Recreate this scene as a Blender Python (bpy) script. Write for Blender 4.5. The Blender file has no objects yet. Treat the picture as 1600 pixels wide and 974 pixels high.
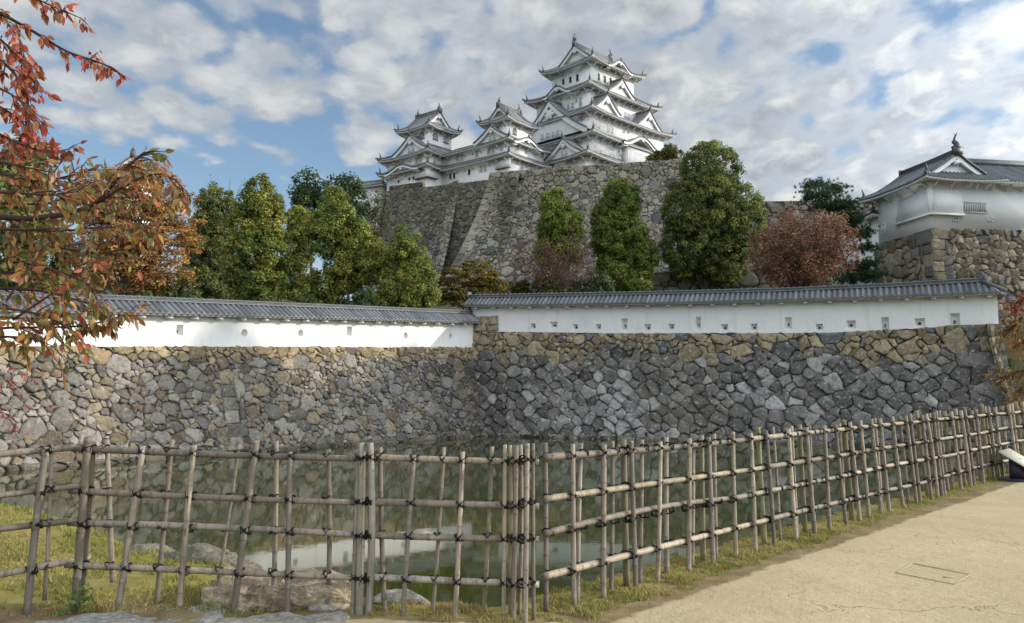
import bpy, math, random
import numpy as np
from math import radians, sin, cos, pi, sqrt, atan2, exp
from mathutils import Vector

SC = bpy.context.scene
COL = SC.collection
rng = np.random.default_rng(11)
random.seed(5)

# ------------------------------------------------------------------ camera
FPX = 1300.0                                   # focal length in photo pixels (1600 wide)
PITCH = math.atan(120.0 / FPX)
EYE = 1.6
cam_d = bpy.data.cameras.new('camera')
cam = bpy.data.objects.new('camera', cam_d)
COL.objects.link(cam)
cam.location = (0, 0, EYE)
cam.rotation_euler = (pi / 2 + PITCH, 0, 0)
cam_d.sensor_width = 36.0
cam_d.lens = 36.0 * FPX / 1600.0
cam_d.clip_start = 0.05
cam_d.clip_end = 4000
SC.camera = cam

# ------------------------------------------------------------------ light
SUN_AZ = radians(4.0)        # angle of the direction towards the sun, measured from +X to +Y
SUN_EL = radians(20.0)
SUN_STRENGTH = 2.9
SKY_STRENGTH = 0.12
EXPOSURE = 0.50
sd = Vector((cos(SUN_AZ) * cos(SUN_EL), sin(SUN_AZ) * cos(SUN_EL), sin(SUN_EL)))
sun_d = bpy.data.lights.new('sun', 'SUN')
sun_d.energy = SUN_STRENGTH
sun_d.angle = radians(1.0)
sun_d.color = (1.0, 0.92, 0.79)
sun = bpy.data.objects.new('sun', sun_d)
COL.objects.link(sun)
sun.location = (60, -20, 60)
sun.rotation_euler = sd.to_track_quat('Z', 'Y').to_euler()

SC.view_settings.view_transform = 'Standard'
SC.view_settings.look = 'None'
SC.view_settings.gamma = 1.0
SC.view_settings.exposure = EXPOSURE
SC.view_settings.use_curve_mapping = False
SC.render.engine = 'CYCLES'
SC.cycles.max_bounces = 5
SC.cycles.diffuse_bounces = 4
SC.cycles.glossy_bounces = 2
SC.cycles.caustics_reflective = False
SC.cycles.caustics_refractive = False
SC.cycles.use_denoising = True


class NT:
    """tiny helper to write node trees"""
    def __init__(self, tree):
        self.t = tree
        tree.nodes.clear()

    def n(self, kind, **kw):
        nd = self.t.nodes.new(kind)
        for k, v in kw.items():
            if k.startswith('i_'):
                nd.inputs[k[2:].replace('_', ' ')].default_value = v
            else:
                setattr(nd, k, v)
        return nd

    def l(self, a, b):
        self.t.links.new(a, b)

    def math(self, op, a, b=None, c=None, clamp=False):
        nd = self.t.nodes.new('ShaderNodeMath')
        nd.operation = op
        nd.use_clamp = clamp
        for i, x in enumerate((a, b, c)):
            if x is None:
                continue
            if isinstance(x, (int, float)):
                nd.inputs[i].default_value = x
            else:
                self.l(x, nd.inputs[i])
        return nd.outputs[0]

    def ramp(self, x, lo, hi, a=0.0, b=1.0, smooth=True):
        nd = self.t.nodes.new('ShaderNodeMapRange')
        nd.interpolation_type = 'SMOOTHSTEP' if smooth else 'LINEAR'
        self.l(x, nd.inputs[0])
        nd.inputs[1].default_value = lo
        nd.inputs[2].default_value = hi
        nd.inputs[3].default_value = a
        nd.inputs[4].default_value = b
        return nd.outputs[0]

    def mix(self, f, a, b, mode='MIX'):
        nd = self.t.nodes.new('ShaderNodeMix')
        nd.data_type = 'RGBA'
        nd.blend_type = mode
        for i, x in ((0, f), (6, a), (7, b)):
            if isinstance(x, (int, float)):
                nd.inputs[i].default_value = x
            elif isinstance(x, tuple):
                nd.inputs[i].default_value = tuple(x) + (1.0,) * (4 - len(x))
            else:
                self.l(x, nd.inputs[i])
        return nd.outputs[2]

    def noise(self, vec, scale, detail=4.0, rough=0.55, dist=0.0):
        nd = self.t.nodes.new('ShaderNodeTexNoise')
        nd.inputs['Scale'].default_value = scale
        nd.inputs['Detail'].default_value = detail
        nd.inputs['Roughness'].default_value = rough
        nd.inputs['Distortion'].default_value = dist
        if vec is not None:
            self.l(vec, nd.inputs['Vector'])
        return nd.outputs['Fac']


CLO, CHI = 0.85, 1.19          # cloud cover thresholds


def build_world():
    w = bpy.data.worlds.new('World')
    SC.world = w
    w.use_nodes = True
    N = NT(w.node_tree)
    out = N.n('ShaderNodeOutputWorld')
    bg = N.n('ShaderNodeBackground')
    sky = N.n('ShaderNodeTexSky')
    sky.sky_type = 'NISHITA'
    sky.sun_disc = False
    sky.sun_elevation = SUN_EL
    sky.sun_rotation = pi / 2 - SUN_AZ
    sky.altitude = 50
    sky.air_density = 1.0
    sky.dust_density = 0.6
    sky.ozone_density = 2.0
    tc = N.n('ShaderNodeTexCoord')
    sep = N.n('ShaderNodeSeparateXYZ')
    N.l(tc.outputs['Generated'], sep.inputs[0])
    X, Y, Z = sep.outputs
    zz = N.math('ADD', N.math("MAXIMUM", Z, 0.0), 0.26)
    px = N.math('DIVIDE', X, zz)
    py = N.math('DIVIDE', Y, zz)
    cmb = N.n('ShaderNodeCombineXYZ')
    N.l(px, cmb.inputs[0])
    N.l(py, cmb.inputs[1])
    mp = N.n('ShaderNodeMapping')
    mp.inputs['Location'].default_value = (3.3, 1.7, 0.0)
    mp.inputs['Rotation'].default_value = (0, 0, radians(12))
    mp.inputs['Scale'].default_value = (2.05, 1.7, 1.0)
    N.l(cmb.outputs[0], mp.inputs[0])
    P = mp.outputs[0]
    big = N.noise(P, 1.1, 2.0, 0.5)
    mid = N.noise(P, 4.6, 5.0, 0.55, 0.3)
    # puffy cells (altocumulus)
    nz = N.n('ShaderNodeTexNoise')
    nz.inputs['Scale'].default_value = 6.0
    nz.inputs['Detail'].default_value = 4.0
    N.l(P, nz.inputs['Vector'])
    sv = N.n('ShaderNodeVectorMath')
    sv.operation = 'SCALE'
    sv.inputs['Scale'].default_value = 0.22
    N.l(nz.outputs['Color'], sv.inputs[0])
    wv = N.n('ShaderNodeVectorMath')
    wv.operation = 'ADD'
    N.l(P, wv.inputs[0])
    N.l(sv.outputs[0], wv.inputs[1])
    cell = N.n('ShaderNodeTexVoronoi')
    cell.feature = 'SMOOTH_F1'
    cell.inputs['Scale'].default_value = 5.0
    cell.inputs['Smoothness'].default_value = 0.5
    N.l(wv.outputs[0], cell.inputs['Vector'])
    puff = N.math('SUBTRACT', 1.0, N.math('MULTIPLY', cell.outputs['Distance'], 1.5))
    # more cloud to the right and aloft, a clear band low on the left
    az = N.math('DIVIDE', X, N.math('ADD', N.math('ABSOLUTE', Y), 0.25))
    right = N.ramp(az, -0.25, 0.25, 0.30, 0.47)
    low = N.ramp(Z, 0.225, 0.31, -0.42, 0.0)
    lowmix = N.math('MULTIPLY', low, N.ramp(az, -0.12, 0.16, 1.0, 0.05))
    d = N.math('ADD', N.math('MULTIPLY', big, 0.55), N.math('MULTIPLY', mid, 0.75))
    d = N.math('ADD', d, N.math('MULTIPLY', puff, 0.66))
    d = N.math('ADD', d, right)
    d = N.math('ADD', d, lowmix)
    dens = N.ramp(d, CLO, CHI, 0.0, 0.93)
    # light and grey parts inside the clouds
    shade = N.noise(P, 4.2, 7.0, 0.62, 0.35)
    shade2 = N.ramp(N.math('ADD', N.math('MULTIPLY', shade, 0.75), N.math('MULTIPLY', puff, 0.25)), 0.36, 0.66, 0.0, 1.0)
    ca = N.mix(shade2, (2.75, 3.0, 3.3), (4.15, 4.25, 4.25))
    cb = N.mix(shade2, (2.1, 2.3, 2.55), (4.25, 4.3, 4.2))
    ccol = N.mix(N.ramp(d, CHI - 0.03, CHI + 0.36), ca, cb)
    # brighter towards the sun side; behind the viewer raised further as added fill light
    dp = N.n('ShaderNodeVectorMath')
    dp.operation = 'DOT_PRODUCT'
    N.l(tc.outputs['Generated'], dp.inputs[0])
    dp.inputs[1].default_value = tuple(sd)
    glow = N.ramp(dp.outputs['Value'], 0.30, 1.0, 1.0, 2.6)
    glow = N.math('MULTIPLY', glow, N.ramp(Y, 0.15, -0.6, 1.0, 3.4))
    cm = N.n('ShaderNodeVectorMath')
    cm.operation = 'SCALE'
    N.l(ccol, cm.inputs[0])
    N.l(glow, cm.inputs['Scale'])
    sk = N.mix(1.0, sky.outputs[0], (1.0, 0.98, 0.95), 'MULTIPLY')
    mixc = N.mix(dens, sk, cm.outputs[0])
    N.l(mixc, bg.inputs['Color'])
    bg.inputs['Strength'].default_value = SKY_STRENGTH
    N.l(bg.outputs[0], out.inputs[0])


build_world()

# ------------------------------------------------------------------ pixel geometry (1600 x 974 photo pixels)
CP, SP = cos(PITCH), sin(PITCH)


def ray(px, py):
    x = px - 800.0
    v = -(py - 487.0)
    return np.array([x, FPX * CP - v * SP, FPX * SP + v * CP])


def at(px, py, Y):
    r = ray(px, py)
    k = Y / r[1]
    return np.array([r[0] * k, Y, EYE + r[2] * k])


def atz(px, py, z):
    r = ray(px, py)
    k = (z - EYE) / r[2]
    return np.array([r[0] * k, r[1] * k, z])


def on_line(px, py, A, B):
    """hit of a pixel's sight line with the vertical plane through A, B -> (s along A->B in metres, z, xyz)"""
    r = ray(px, py)
    A = np.asarray(A, float)[:2]
    B = np.asarray(B, float)[:2]
    d = B - A
    n = np.array([-d[1], d[0]])
    k = (A @ n) / (r[:2] @ n)
    p = r * k + np.array([0, 0, EYE])
    return (p[:2] - A) @ d / np.linalg.norm(d), p[2], p


# ------------------------------------------------------------------ mesh building
class MB:
    def __init__(self):
        self.V, self.F, self.C, self.n = [], [], [], 0

    def add(self, v, f, c=(0.5, 0.5, 0.5)):
        v = np.asarray(v, dtype=np.float64).reshape(-1, 3)
        c = np.asarray(c, dtype=np.float64)
        if c.ndim == 1:
            c = np.tile(c, (len(v), 1))
        self.V.append(v)
        self.C.append(c)
        if isinstance(f, np.ndarray):
            self.F.append(f.astype(np.int64) + self.n)
        else:
            by = {}
            for q in f:
                by.setdefault(len(q), []).append(q)
            for k, qs in by.items():
                self.F.append(np.array(qs, dtype=np.int64) + self.n)
        self.n += len(v)

    def grid(self, P, c=(0.5, 0.5, 0.5), flip=False):
        nu, nv = P.shape[:2]
        i = np.arange(nu * nv).reshape(nu, nv)
        a, b, cc, d = i[:-1, :-1].ravel(), i[1:, :-1].ravel(), i[1:, 1:].ravel(), i[:-1, 1:].ravel()
        q = np.stack([a, d, cc, b] if flip else [a, b, cc, d], 1)
        c = np.asarray(c)
        if c.ndim == 3:
            c = c.reshape(-1, 3)
        self.add(P.reshape(-1, 3), q, c)

    def tube(self, pts, rad, n=8, c=(0.5, 0.5, 0.5), cap=True, squash=1.0):
        pts = np.asarray(pts, float)
        m = len(pts)
        rad = np.broadcast_to(np.asarray(rad, float), (m,))
        t = np.gradient(pts, axis=0)
        t /= np.linalg.norm(t, axis=1)[:, None] + 1e-9
        up = np.array([0, 0, 1.0]) if abs(t[:, 2]).mean() < 0.8 else np.array([0, 1.0, 0])
        a = np.cross(t, up)
        a /= np.linalg.norm(a, axis=1)[:, None] + 1e-9
        b = np.cross(t, a)
        an = np.linspace(0, 2 * pi, n, endpoint=False)
        ring = (a[:, None] * np.cos(an)[None, :, None] + b[:, None] * np.sin(an)[None, :, None] * squash)
        P = pts[:, None] + ring * rad[:, None, None]
        i = np.arange(m * n).reshape(m, n)
        j = np.roll(i, -1, axis=1)
        q = np.stack([i[:-1].ravel(), i[1:].ravel(), j[1:].ravel(), j[:-1].ravel()], 1)
        c = np.asarray(c, float)
        if c.ndim == 2:
            c = np.repeat(c, n, axis=0)
        self.add(P.reshape(-1, 3), q, c)
        if cap:
            base = self.n - m * n
            self.F.append(np.array([[base + k for k in range(n)]]))
            self.F.append(np.array([[base + (m - 1) * n + k for k in range(n)][::-1]]))

    def obox(self, o, ex, ey, ez, c=(0.5, 0.5, 0.5)):
        """box centred on o with full edge vectors ex, ey, ez"""
        o, ex, ey, ez = (np.asarray(q, float) for q in (o, ex, ey, ez))
        s = [(-.5, -.5, -.5), (.5, -.5, -.5), (.5, .5, -.5), (-.5, .5, -.5), (-.5, -.5, .5), (.5, -.5, .5), (.5, .5, .5), (-.5, .5, .5)]
        v = [o + a * ex + b * ey + d * ez for a, b, d in s]
        self.add(v, [(0, 3, 2, 1), (4, 5, 6, 7), (0, 1, 5, 4), (1, 2, 6, 5), (2, 3, 7, 6), (3, 0, 4, 7)], c)

    def build(self, name, mat, parent=None, smooth=False):
        me = bpy.data.meshes.new(name)
        V = np.concatenate(self.V)
        C = np.concatenate(self.C)
        loops = np.concatenate([f.ravel() for f in self.F])
        tot = np.concatenate([np.full(len(f), f.shape[1]) for f in self.F])
        start = np.concatenate([[0], np.cumsum(tot)[:-1]])
        me.vertices.add(len(V))
        me.vertices.foreach_set('co', V.astype(np.float32).ravel())
        me.loops.add(len(loops))
        me.loops.foreach_set('vertex_index', loops.astype(np.int32))
        me.polygons.add(len(tot))
        me.polygons.foreach_set('loop_start', start.astype(np.int32))
        me.polygons.foreach_set('loop_total', tot.astype(np.int32))
        if smooth:
            me.polygons.foreach_set('use_smooth', np.ones(len(tot), dtype=bool))
        at_ = me.attributes.new('Col', 'FLOAT_COLOR', 'POINT')
        at_.data.foreach_set('color', np.concatenate([C, np.ones((len(C), 1))], 1).astype(np.float32).ravel())
        me.update(calc_edges=True)
        me.validate()
        if mat is not None:
            me.materials.append(mat)
        ob = bpy.data.objects.new(name, me)
        COL.objects.link(ob)
        if parent is not None:
            ob.parent = parent
        return ob


def tag(o, label=None, cat=None, group=None, kind=None):
    if label:
        o['label'] = label
    if cat:
        o['category'] = cat
    if group:
        o['group'] = group
    if kind:
        o['kind'] = kind
    return o


def thing(name, loc, label, cat, rz=0.0, group=None):
    o = bpy.data.objects.new(name, None)
    o.empty_display_size = 0.3
    COL.objects.link(o)
    o.location = loc
    o.rotation_euler = (0, 0, rz)
    return tag(o, label, cat, group)


# ------------------------------------------------------------------ materials
def principled(name, rough=0.8, spec=0.3, n1=(1.0, 0.25), n2=(8.0, 0.2), bump=(30.0, 0.2, 0.02), tint=None, streak=None):
    """Col attribute times two layers of noise, with a noise bump; optional blotches (colour, scale, lo, hi)"""
    m = bpy.data.materials.new(name)
    m.use_nodes = True
    N = NT(m.node_tree)
    out = N.n('ShaderNodeOutputMaterial')
    b = N.n('ShaderNodeBsdfPrincipled')
    b.inputs['Roughness'].default_value = rough
    b.inputs['Specular IOR Level'].default_value = spec
    at_ = N.n('ShaderNodeAttribute')
    at_.attribute_name = 'Col'
    tc = N.n('ShaderNodeTexCoord')
    P = tc.outputs['Object']
    c = at_.outputs['Color']
    f = N.math('ADD', N.math('MULTIPLY', N.ramp(N.noise(P, n1[0], 5.0, 0.6), 0.25, 0.75, -1, 1, False), n1[1]),
               N.math('MULTIPLY', N.ramp(N.noise(P, n2[0], 6.0, 0.65), 0.25, 0.75, -1, 1, False), n2[1]))
    f = N.math('ADD', f, 1.0)
    cm = N.n('ShaderNodeVectorMath')
    cm.operation = 'SCALE'
    N.l(c, cm.inputs[0])
    N.l(f, cm.inputs['Scale'])
    c = cm.outputs[0]
    for (tcol, sc, lo, hi, amt) in (tint or []):
        k = N.math('MULTIPLY', N.ramp(N.noise(P, sc, 7.0, 0.68, 0.4), lo, hi), amt)
        c = N.mix(k, c, tcol)
    if streak:
        mp = N.n('ShaderNodeMapping')
        mp.inputs['Scale'].default_value = streak[1]
        N.l(P, mp.inputs[0])
        k = N.math('MULTIPLY', N.ramp(N.noise(mp.outputs[0], streak[2], 5.0, 0.6), streak[3], streak[4]), streak[5])
        c = N.mix(k, c, streak[0])
    N.l(c, b.inputs['Base Color'])
    if bump:
        bp = N.n('ShaderNodeBump')
        bp.inputs['Strength'].default_value = bump[1]
        bp.inputs['Distance'].default_value = bump[2]
        N.l(N.noise(P, bump[0], 6.0, 0.65), bp.inputs['Height'])
        N.l(bp.outputs[0], b.inputs['Normal'])
    N.l(b.outputs[0], out.inputs[0])
    return m


def leaf_material(name, transl=0.35, rough=0.5, spec=0.35):
    m = bpy.data.materials.new(name)
    m.use_nodes = True
    N = NT(m.node_tree)
    out = N.n('ShaderNodeOutputMaterial')
    b = N.n('ShaderNodeBsdfPrincipled')
    b.inputs['Roughness'].default_value = rough
    b.inputs['Specular IOR Level'].default_value = spec
    at_ = N.n('ShaderNodeAttribute')
    at_.attribute_name = 'Col'
    N.l(at_.outputs['Color'], b.inputs['Base Color'])
    t = N.n('ShaderNodeBsdfTranslucent')
    N.l(at_.outputs['Color'], t.inputs['Color'])
    mx = N.n('ShaderNodeMixShader')
    mx.inputs[0].default_value = transl
    N.l(b.outputs[0], mx.inputs[1])
    N.l(t.outputs[0], mx.inputs[2])
    N.l(mx.outputs[0], out.inputs[0])
    return m


M = {}
M['stone'] = principled('weathered_stone', 0.9, 0.15, (1.1, 0.22), (7.0, 0.42), (11.0, 0.8, 0.09),
                        tint=[((0.36, 0.355, 0.32), 4.2, 0.56, 0.66, 0.5), ((0.06, 0.055, 0.048), 3.0, 0.54, 0.68, 0.55)])
M['darkstone'] = principled('blackened_stone', 0.9, 0.15, (0.9, 0.25), (7.0, 0.45), (11.0, 0.8, 0.09),
                            tint=[((0.45, 0.47, 0.48), 4.5, 0.55, 0.64, 0.6), ((0.04, 0.041, 0.042), 2.2, 0.52, 0.68, 0.55)])
M['farstone'] = principled('castle_base_stone', 0.92, 0.12, (0.25, 0.22), (3.5, 0.35), (5.0, 0.5, 0.12),
                           tint=[((0.30, 0.29, 0.25), 0.9, 0.58, 0.72, 0.25), ((0.06, 0.055, 0.048), .8, .54, .70, .45)])
M['plaster'] = principled('white_plaster', 0.85, 0.2, (0.35, 0.05), (3.0, 0.035), (22.0, 0.10, 0.01),
                          tint=[((0.50, 0.48, 0.43), 0.9, 0.52, 0.72, 0.32)],
                          streak=((0.43, 0.42, 0.39), (1.5, 1.5, 0.14), 2.2, 0.53, 0.72, 0.34))
M['farplaster'] = principled('castle_plaster', 0.85, 0.2, (0.12, 0.05), (1.2, 0.05), None,
                             streak=((0.45, 0.45, 0.43), (1.0, 1.0, 0.1), 0.9, 0.54, 0.74, 0.28))
M['lightenedplaster'] = principled('lightened_white_plaster', 0.85, 0.2, (0.35, 0.03), (3.0, 0.03), (22.0, 0.06, 0.01),
                               tint=[((0.82, 0.82, 0.815), 0.3, 0.0, 0.05, 1.0), ((0.60, 0.60, 0.585), 0.8, 0.50, 0.72, 0.35)])  # white raised for the corner turret alone, whose walls rendered too grey
M['tile'] = principled('grey_roof_tile', 0.55, 0.5, (0.8, 0.2), (6.0, 0.3), (30.0, 0.25, 0.01),
                       tint=[((0.22, 0.22, 0.215), 5.0, 0.55, 0.75, 0.5)])
M['fartile'] = principled('castle_roof_tile', 0.6, 0.4, (0.3, 0.15), (2.0, 0.3), None,
                          tint=[((0.30, 0.30, 0.29), 2.5, 0.52, 0.72, 0.45)])
M['wood'] = principled('weathered_bamboo', 0.65, 0.3, (3.0, 0.18), (25.0, 0.15), (60.0, 0.25, 0.004),
                       tint=[((0.09, 0.08, 0.068), 9.0, 0.53, 0.70, 0.65), ((0.42, 0.40, 0.35), 14.0, 0.56, 0.68, 0.35)],
                       streak=((0.10, 0.088, 0.07), (22, 22, 0.9), 2.0, 0.50, 0.64, 0.65))
M['rope'] = principled('black_palm_rope', 0.9, 0.15, (20, 0.2), (90, 0.3), (200.0, 0.6, 0.003))
M['rock'] = principled('granite', 0.9, 0.2, (3.0, 0.3), (26.0, 0.5), (16.0, 0.9, 0.06),
                       tint=[((0.10, 0.095, 0.085), 7.0, 0.54, 0.66, 0.6), ((0.46, 0.45, 0.41), 12.0, 0.58, 0.70, 0.5)])
M['bark'] = principled('bark', 0.95, 0.1, (1.0, 0.2), (7.0, 0.3), (12.0, 0.6, 0.05))
M['leaf'] = leaf_material('tree_leaves', 0.40, 0.5, 0.25)
M['bigleaf'] = leaf_material('cherry_leaves', 0.38, 0.42, 0.4)
M['grass'] = leaf_material('grass_blades', 0.35, 0.6, 0.2)
M['metal'] = principled('dark_painted_metal', 0.45, 0.5, (2, 0.08), (20, 0.08), (80, 0.1, 0.002))
M['panel'] = principled('sign_panel', 0.4, 0.4, (2, 0.06), (20, 0.05), None)


def ground_material():
    m = bpy.data.materials.new('tan_path_and_soil')
    m.use_nodes = True
    N = NT(m.node_tree)
    out = N.n('ShaderNodeOutputMaterial')
    b = N.n('ShaderNodeBsdfPrincipled')
    b.inputs['Roughness'].default_value = 0.95
    b.inputs['Specular IOR Level'].default_value = 0.15
    at_ = N.n('ShaderNodeAttribute')
    at_.attribute_name = 'Col'
    sp_ = N.n('ShaderNodeSeparateColor')
    N.l(at_.outputs['Color'], sp_.inputs[0])
    P = N.n('ShaderNodeTexCoord').outputs['Object']
    n_big = N.noise(P, 0.55, 4.0, 0.6)
    n_mid = N.noise(P, 3.0, 6.0, 0.65)
    n_fine = N.noise(P, 55.0, 4.0, 0.7)
    path = N.mix(N.ramp(n_big, 0.3, 0.7), (0.40, 0.325, 0.20), (0.465, 0.38, 0.24))
    path = N.mix(N.math('MULTIPLY', N.ramp(n_mid, 0.5, 0.75), 0.45), path, (0.30, 0.235, 0.14))
    path = N.mix(N.math('MULTIPLY', N.ramp(N.noise(P, 17.0, 5.0, 0.75), 0.48, 0.70), 0.30), path, (0.25, 0.19, 0.115))
    path = N.mix(N.math('MULTIPLY', N.ramp(n_fine, 0.50, 0.66), 0.42), path, (0.20, 0.155, 0.095))
    path = N.mix(N.math('MULTIPLY', N.ramp(N.noise(P, 80.0, 2.0, 0.6), 0.60, 0.72), 0.45), path, (0.60, 0.52, 0.38))
    # cracks: distorted cell borders, only in some places
    wv = N.n('ShaderNodeVectorMath')
    wv.operation = 'ADD'
    nz = N.n('ShaderNodeTexNoise')
    nz.inputs['Scale'].default_value = 2.6
    nz.inputs['Detail'].default_value = 7.0
    N.l(P, nz.inputs['Vector'])
    sv = N.n('ShaderNodeVectorMath')
    sv.operation = 'SCALE'
    sv.inputs['Scale'].default_value = 0.75
    N.l(nz.outputs['Color'], sv.inputs[0])
    N.l(P, wv.inputs[0])
    N.l(sv.outputs[0], wv.inputs[1])
    vo = N.n('ShaderNodeTexVoronoi')
    vo.feature = 'DISTANCE_TO_EDGE'
    vo.inputs['Scale'].default_value = 0.42
    N.l(wv.outputs[0], vo.inputs['Vector'])
    crack = N.math('MULTIPLY', N.ramp(vo.outputs['Distance'], 0.0, 0.0065, 1.0, 0.0), N.ramp(N.noise(P, 0.5, 3.0), 0.47, 0.62))
    path = N.mix(N.math('MULTIPLY', crack, 0.28), path, (0.13, 0.10, 0.065))
    soil = N.mix(N.ramp(n_mid, 0.35, 0.65), (0.16, 0.115, 0.06), (0.25, 0.19, 0.10))
    soil = N.mix(N.math('MULTIPLY', N.ramp(n_fine, 0.5, 0.65), 0.5), soil, (0.10, 0.085, 0.04))
    lawn = N.mix(N.ramp(n_mid, 0.35, 0.65), (0.20, 0.18, 0.045), (0.29, 0.235, 0.085))
    e = N.math('ADD', sp_.outputs[0], N.math('MULTIPLY', N.math('SUBTRACT', N.noise(P, 5.0, 5.0, 0.7), 0.5), 0.9))
    c = N.mix(N.ramp(e, 0.35, 0.62), path, soil)
    g = N.math('ADD', sp_.outputs[1], N.math('MULTIPLY', N.math('SUBTRACT', N.noise(P, 4.0, 5.0, 0.7), 0.5), 0.7))
    c = N.mix(N.ramp(g, 0.35, 0.65), c, lawn)
    N.l(c, b.inputs['Base Color'])
    bp = N.n('ShaderNodeBump')
    bp.inputs['Strength'].default_value = 0.85
    bp.inputs['Distance'].default_value = 0.025
    h = N.math('ADD', N.math('MULTIPLY', n_fine, 0.35), N.math('MULTIPLY', N.noise(P, 7.0, 6.0, 0.65), 1.0))
    h = N.math('SUBTRACT', h, N.math('MULTIPLY', crack, 0.5))
    N.l(h, bp.inputs['Height'])
    N.l(bp.outputs[0], b.inputs['Normal'])
    N.l(b.outputs[0], out.inputs[0])
    return m


def water_material():
    m = bpy.data.materials.new('green_moat_water')
    m.use_nodes = True
    N = NT(m.node_tree)
    out = N.n('ShaderNodeOutputMaterial')
    b = N.n('ShaderNodeBsdfPrincipled')
    b.inputs['Base Color'].default_value = (0.034, 0.042, 0.009, 1)
    b.inputs['Roughness'].default_value = 0.035
    b.inputs['IOR'].default_value = 1.38
    b.inputs['Specular IOR Level'].default_value = 0.5
    P = N.n('ShaderNodeTexCoord').outputs['Object']
    bp = N.n('ShaderNodeBump')
    bp.inputs['Strength'].default_value = 0.06
    bp.inputs['Distance'].default_value = 0.02
    N.l(N.noise(P, 2.2, 3.0, 0.5), bp.inputs['Height'])
    N.l(bp.outputs[0], b.inputs['Normal'])
    N.l(b.outputs[0], out.inputs[0])
    return m


M['ground'] = ground_material()
M['water'] = water_material()


def hill_material():
    return principled('hillside_soil', 0.95, 0.1, (0.15, 0.3), (1.5, 0.3), None)


M['hill'] = hill_material()

# ------------------------------------------------------------------ dry stone walls
def clip_poly(poly, nx, ny, c):
    """keep the part of the polygon with nx*x + ny*y <= c"""
    out = []
    m = len(poly)
    for i in range(m):
        a, b = poly[i], poly[(i + 1) % m]
        da = nx * a[0] + ny * a[1] - c
        db = nx * b[0] + ny * b[1] - c
        if da <= 0:
            out.append(a)
        if (da < 0 < db) or (db < 0 < da):
            k = da / (da - db)
            out.append((a[0] + (b[0] - a[0]) * k, a[1] + (b[1] - a[1]) * k))
    return out


class Face:
    """a battered wall face: base line A->B at z0, leaning back by batter at the top"""
    def __init__(self, A, B, z0, zt, batter=0.0, e0=0.0, e1=0.0, power=1.5):
        self.A = np.asarray(A, float)[:2]
        self.B = np.asarray(B, float)[:2]
        self.L = float(np.linalg.norm(self.B - self.A))
        self.d = (self.B - self.A) / self.L
        self.n = np.array([self.d[1], -self.d[0]])
        self.z0, self.batter, self.e0, self.e1, self.power = z0, batter, e0, e1, power
        self.zs = zt if isinstance(zt, (list, tuple)) else [(0, zt), (1, zt)]

    def top(self, s):
        return np.interp(np.asarray(s) / self.L, [q[0] for q in self.zs], [q[1] for q in self.zs]) - self.z0

    def pos(self, s, t, d):
        s, t, d = np.broadcast_arrays(np.asarray(s, float), np.asarray(t, float), np.asarray(d, float))
        q = np.clip(t / self.top(s), 0, 1.3)
        pr = 1 - np.sign(1 - q) * np.abs(1 - q) ** self.power
        se = self.e0 * pr + s / self.L * (self.L - (self.e0 + self.e1) * pr)
        off = d - self.batter * pr
        xy = self.A + se[..., None] * self.d + off[..., None] * self.n
        return np.concatenate([xy, (self.z0 + t)[..., None]], -1)

    def topline(self):
        """face of an upright wall standing on this wall's top edge"""
        a = self.pos(0, self.top(0), 0)
        b = self.pos(self.L, self.top(self.L), 0)
        return a, b


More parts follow.
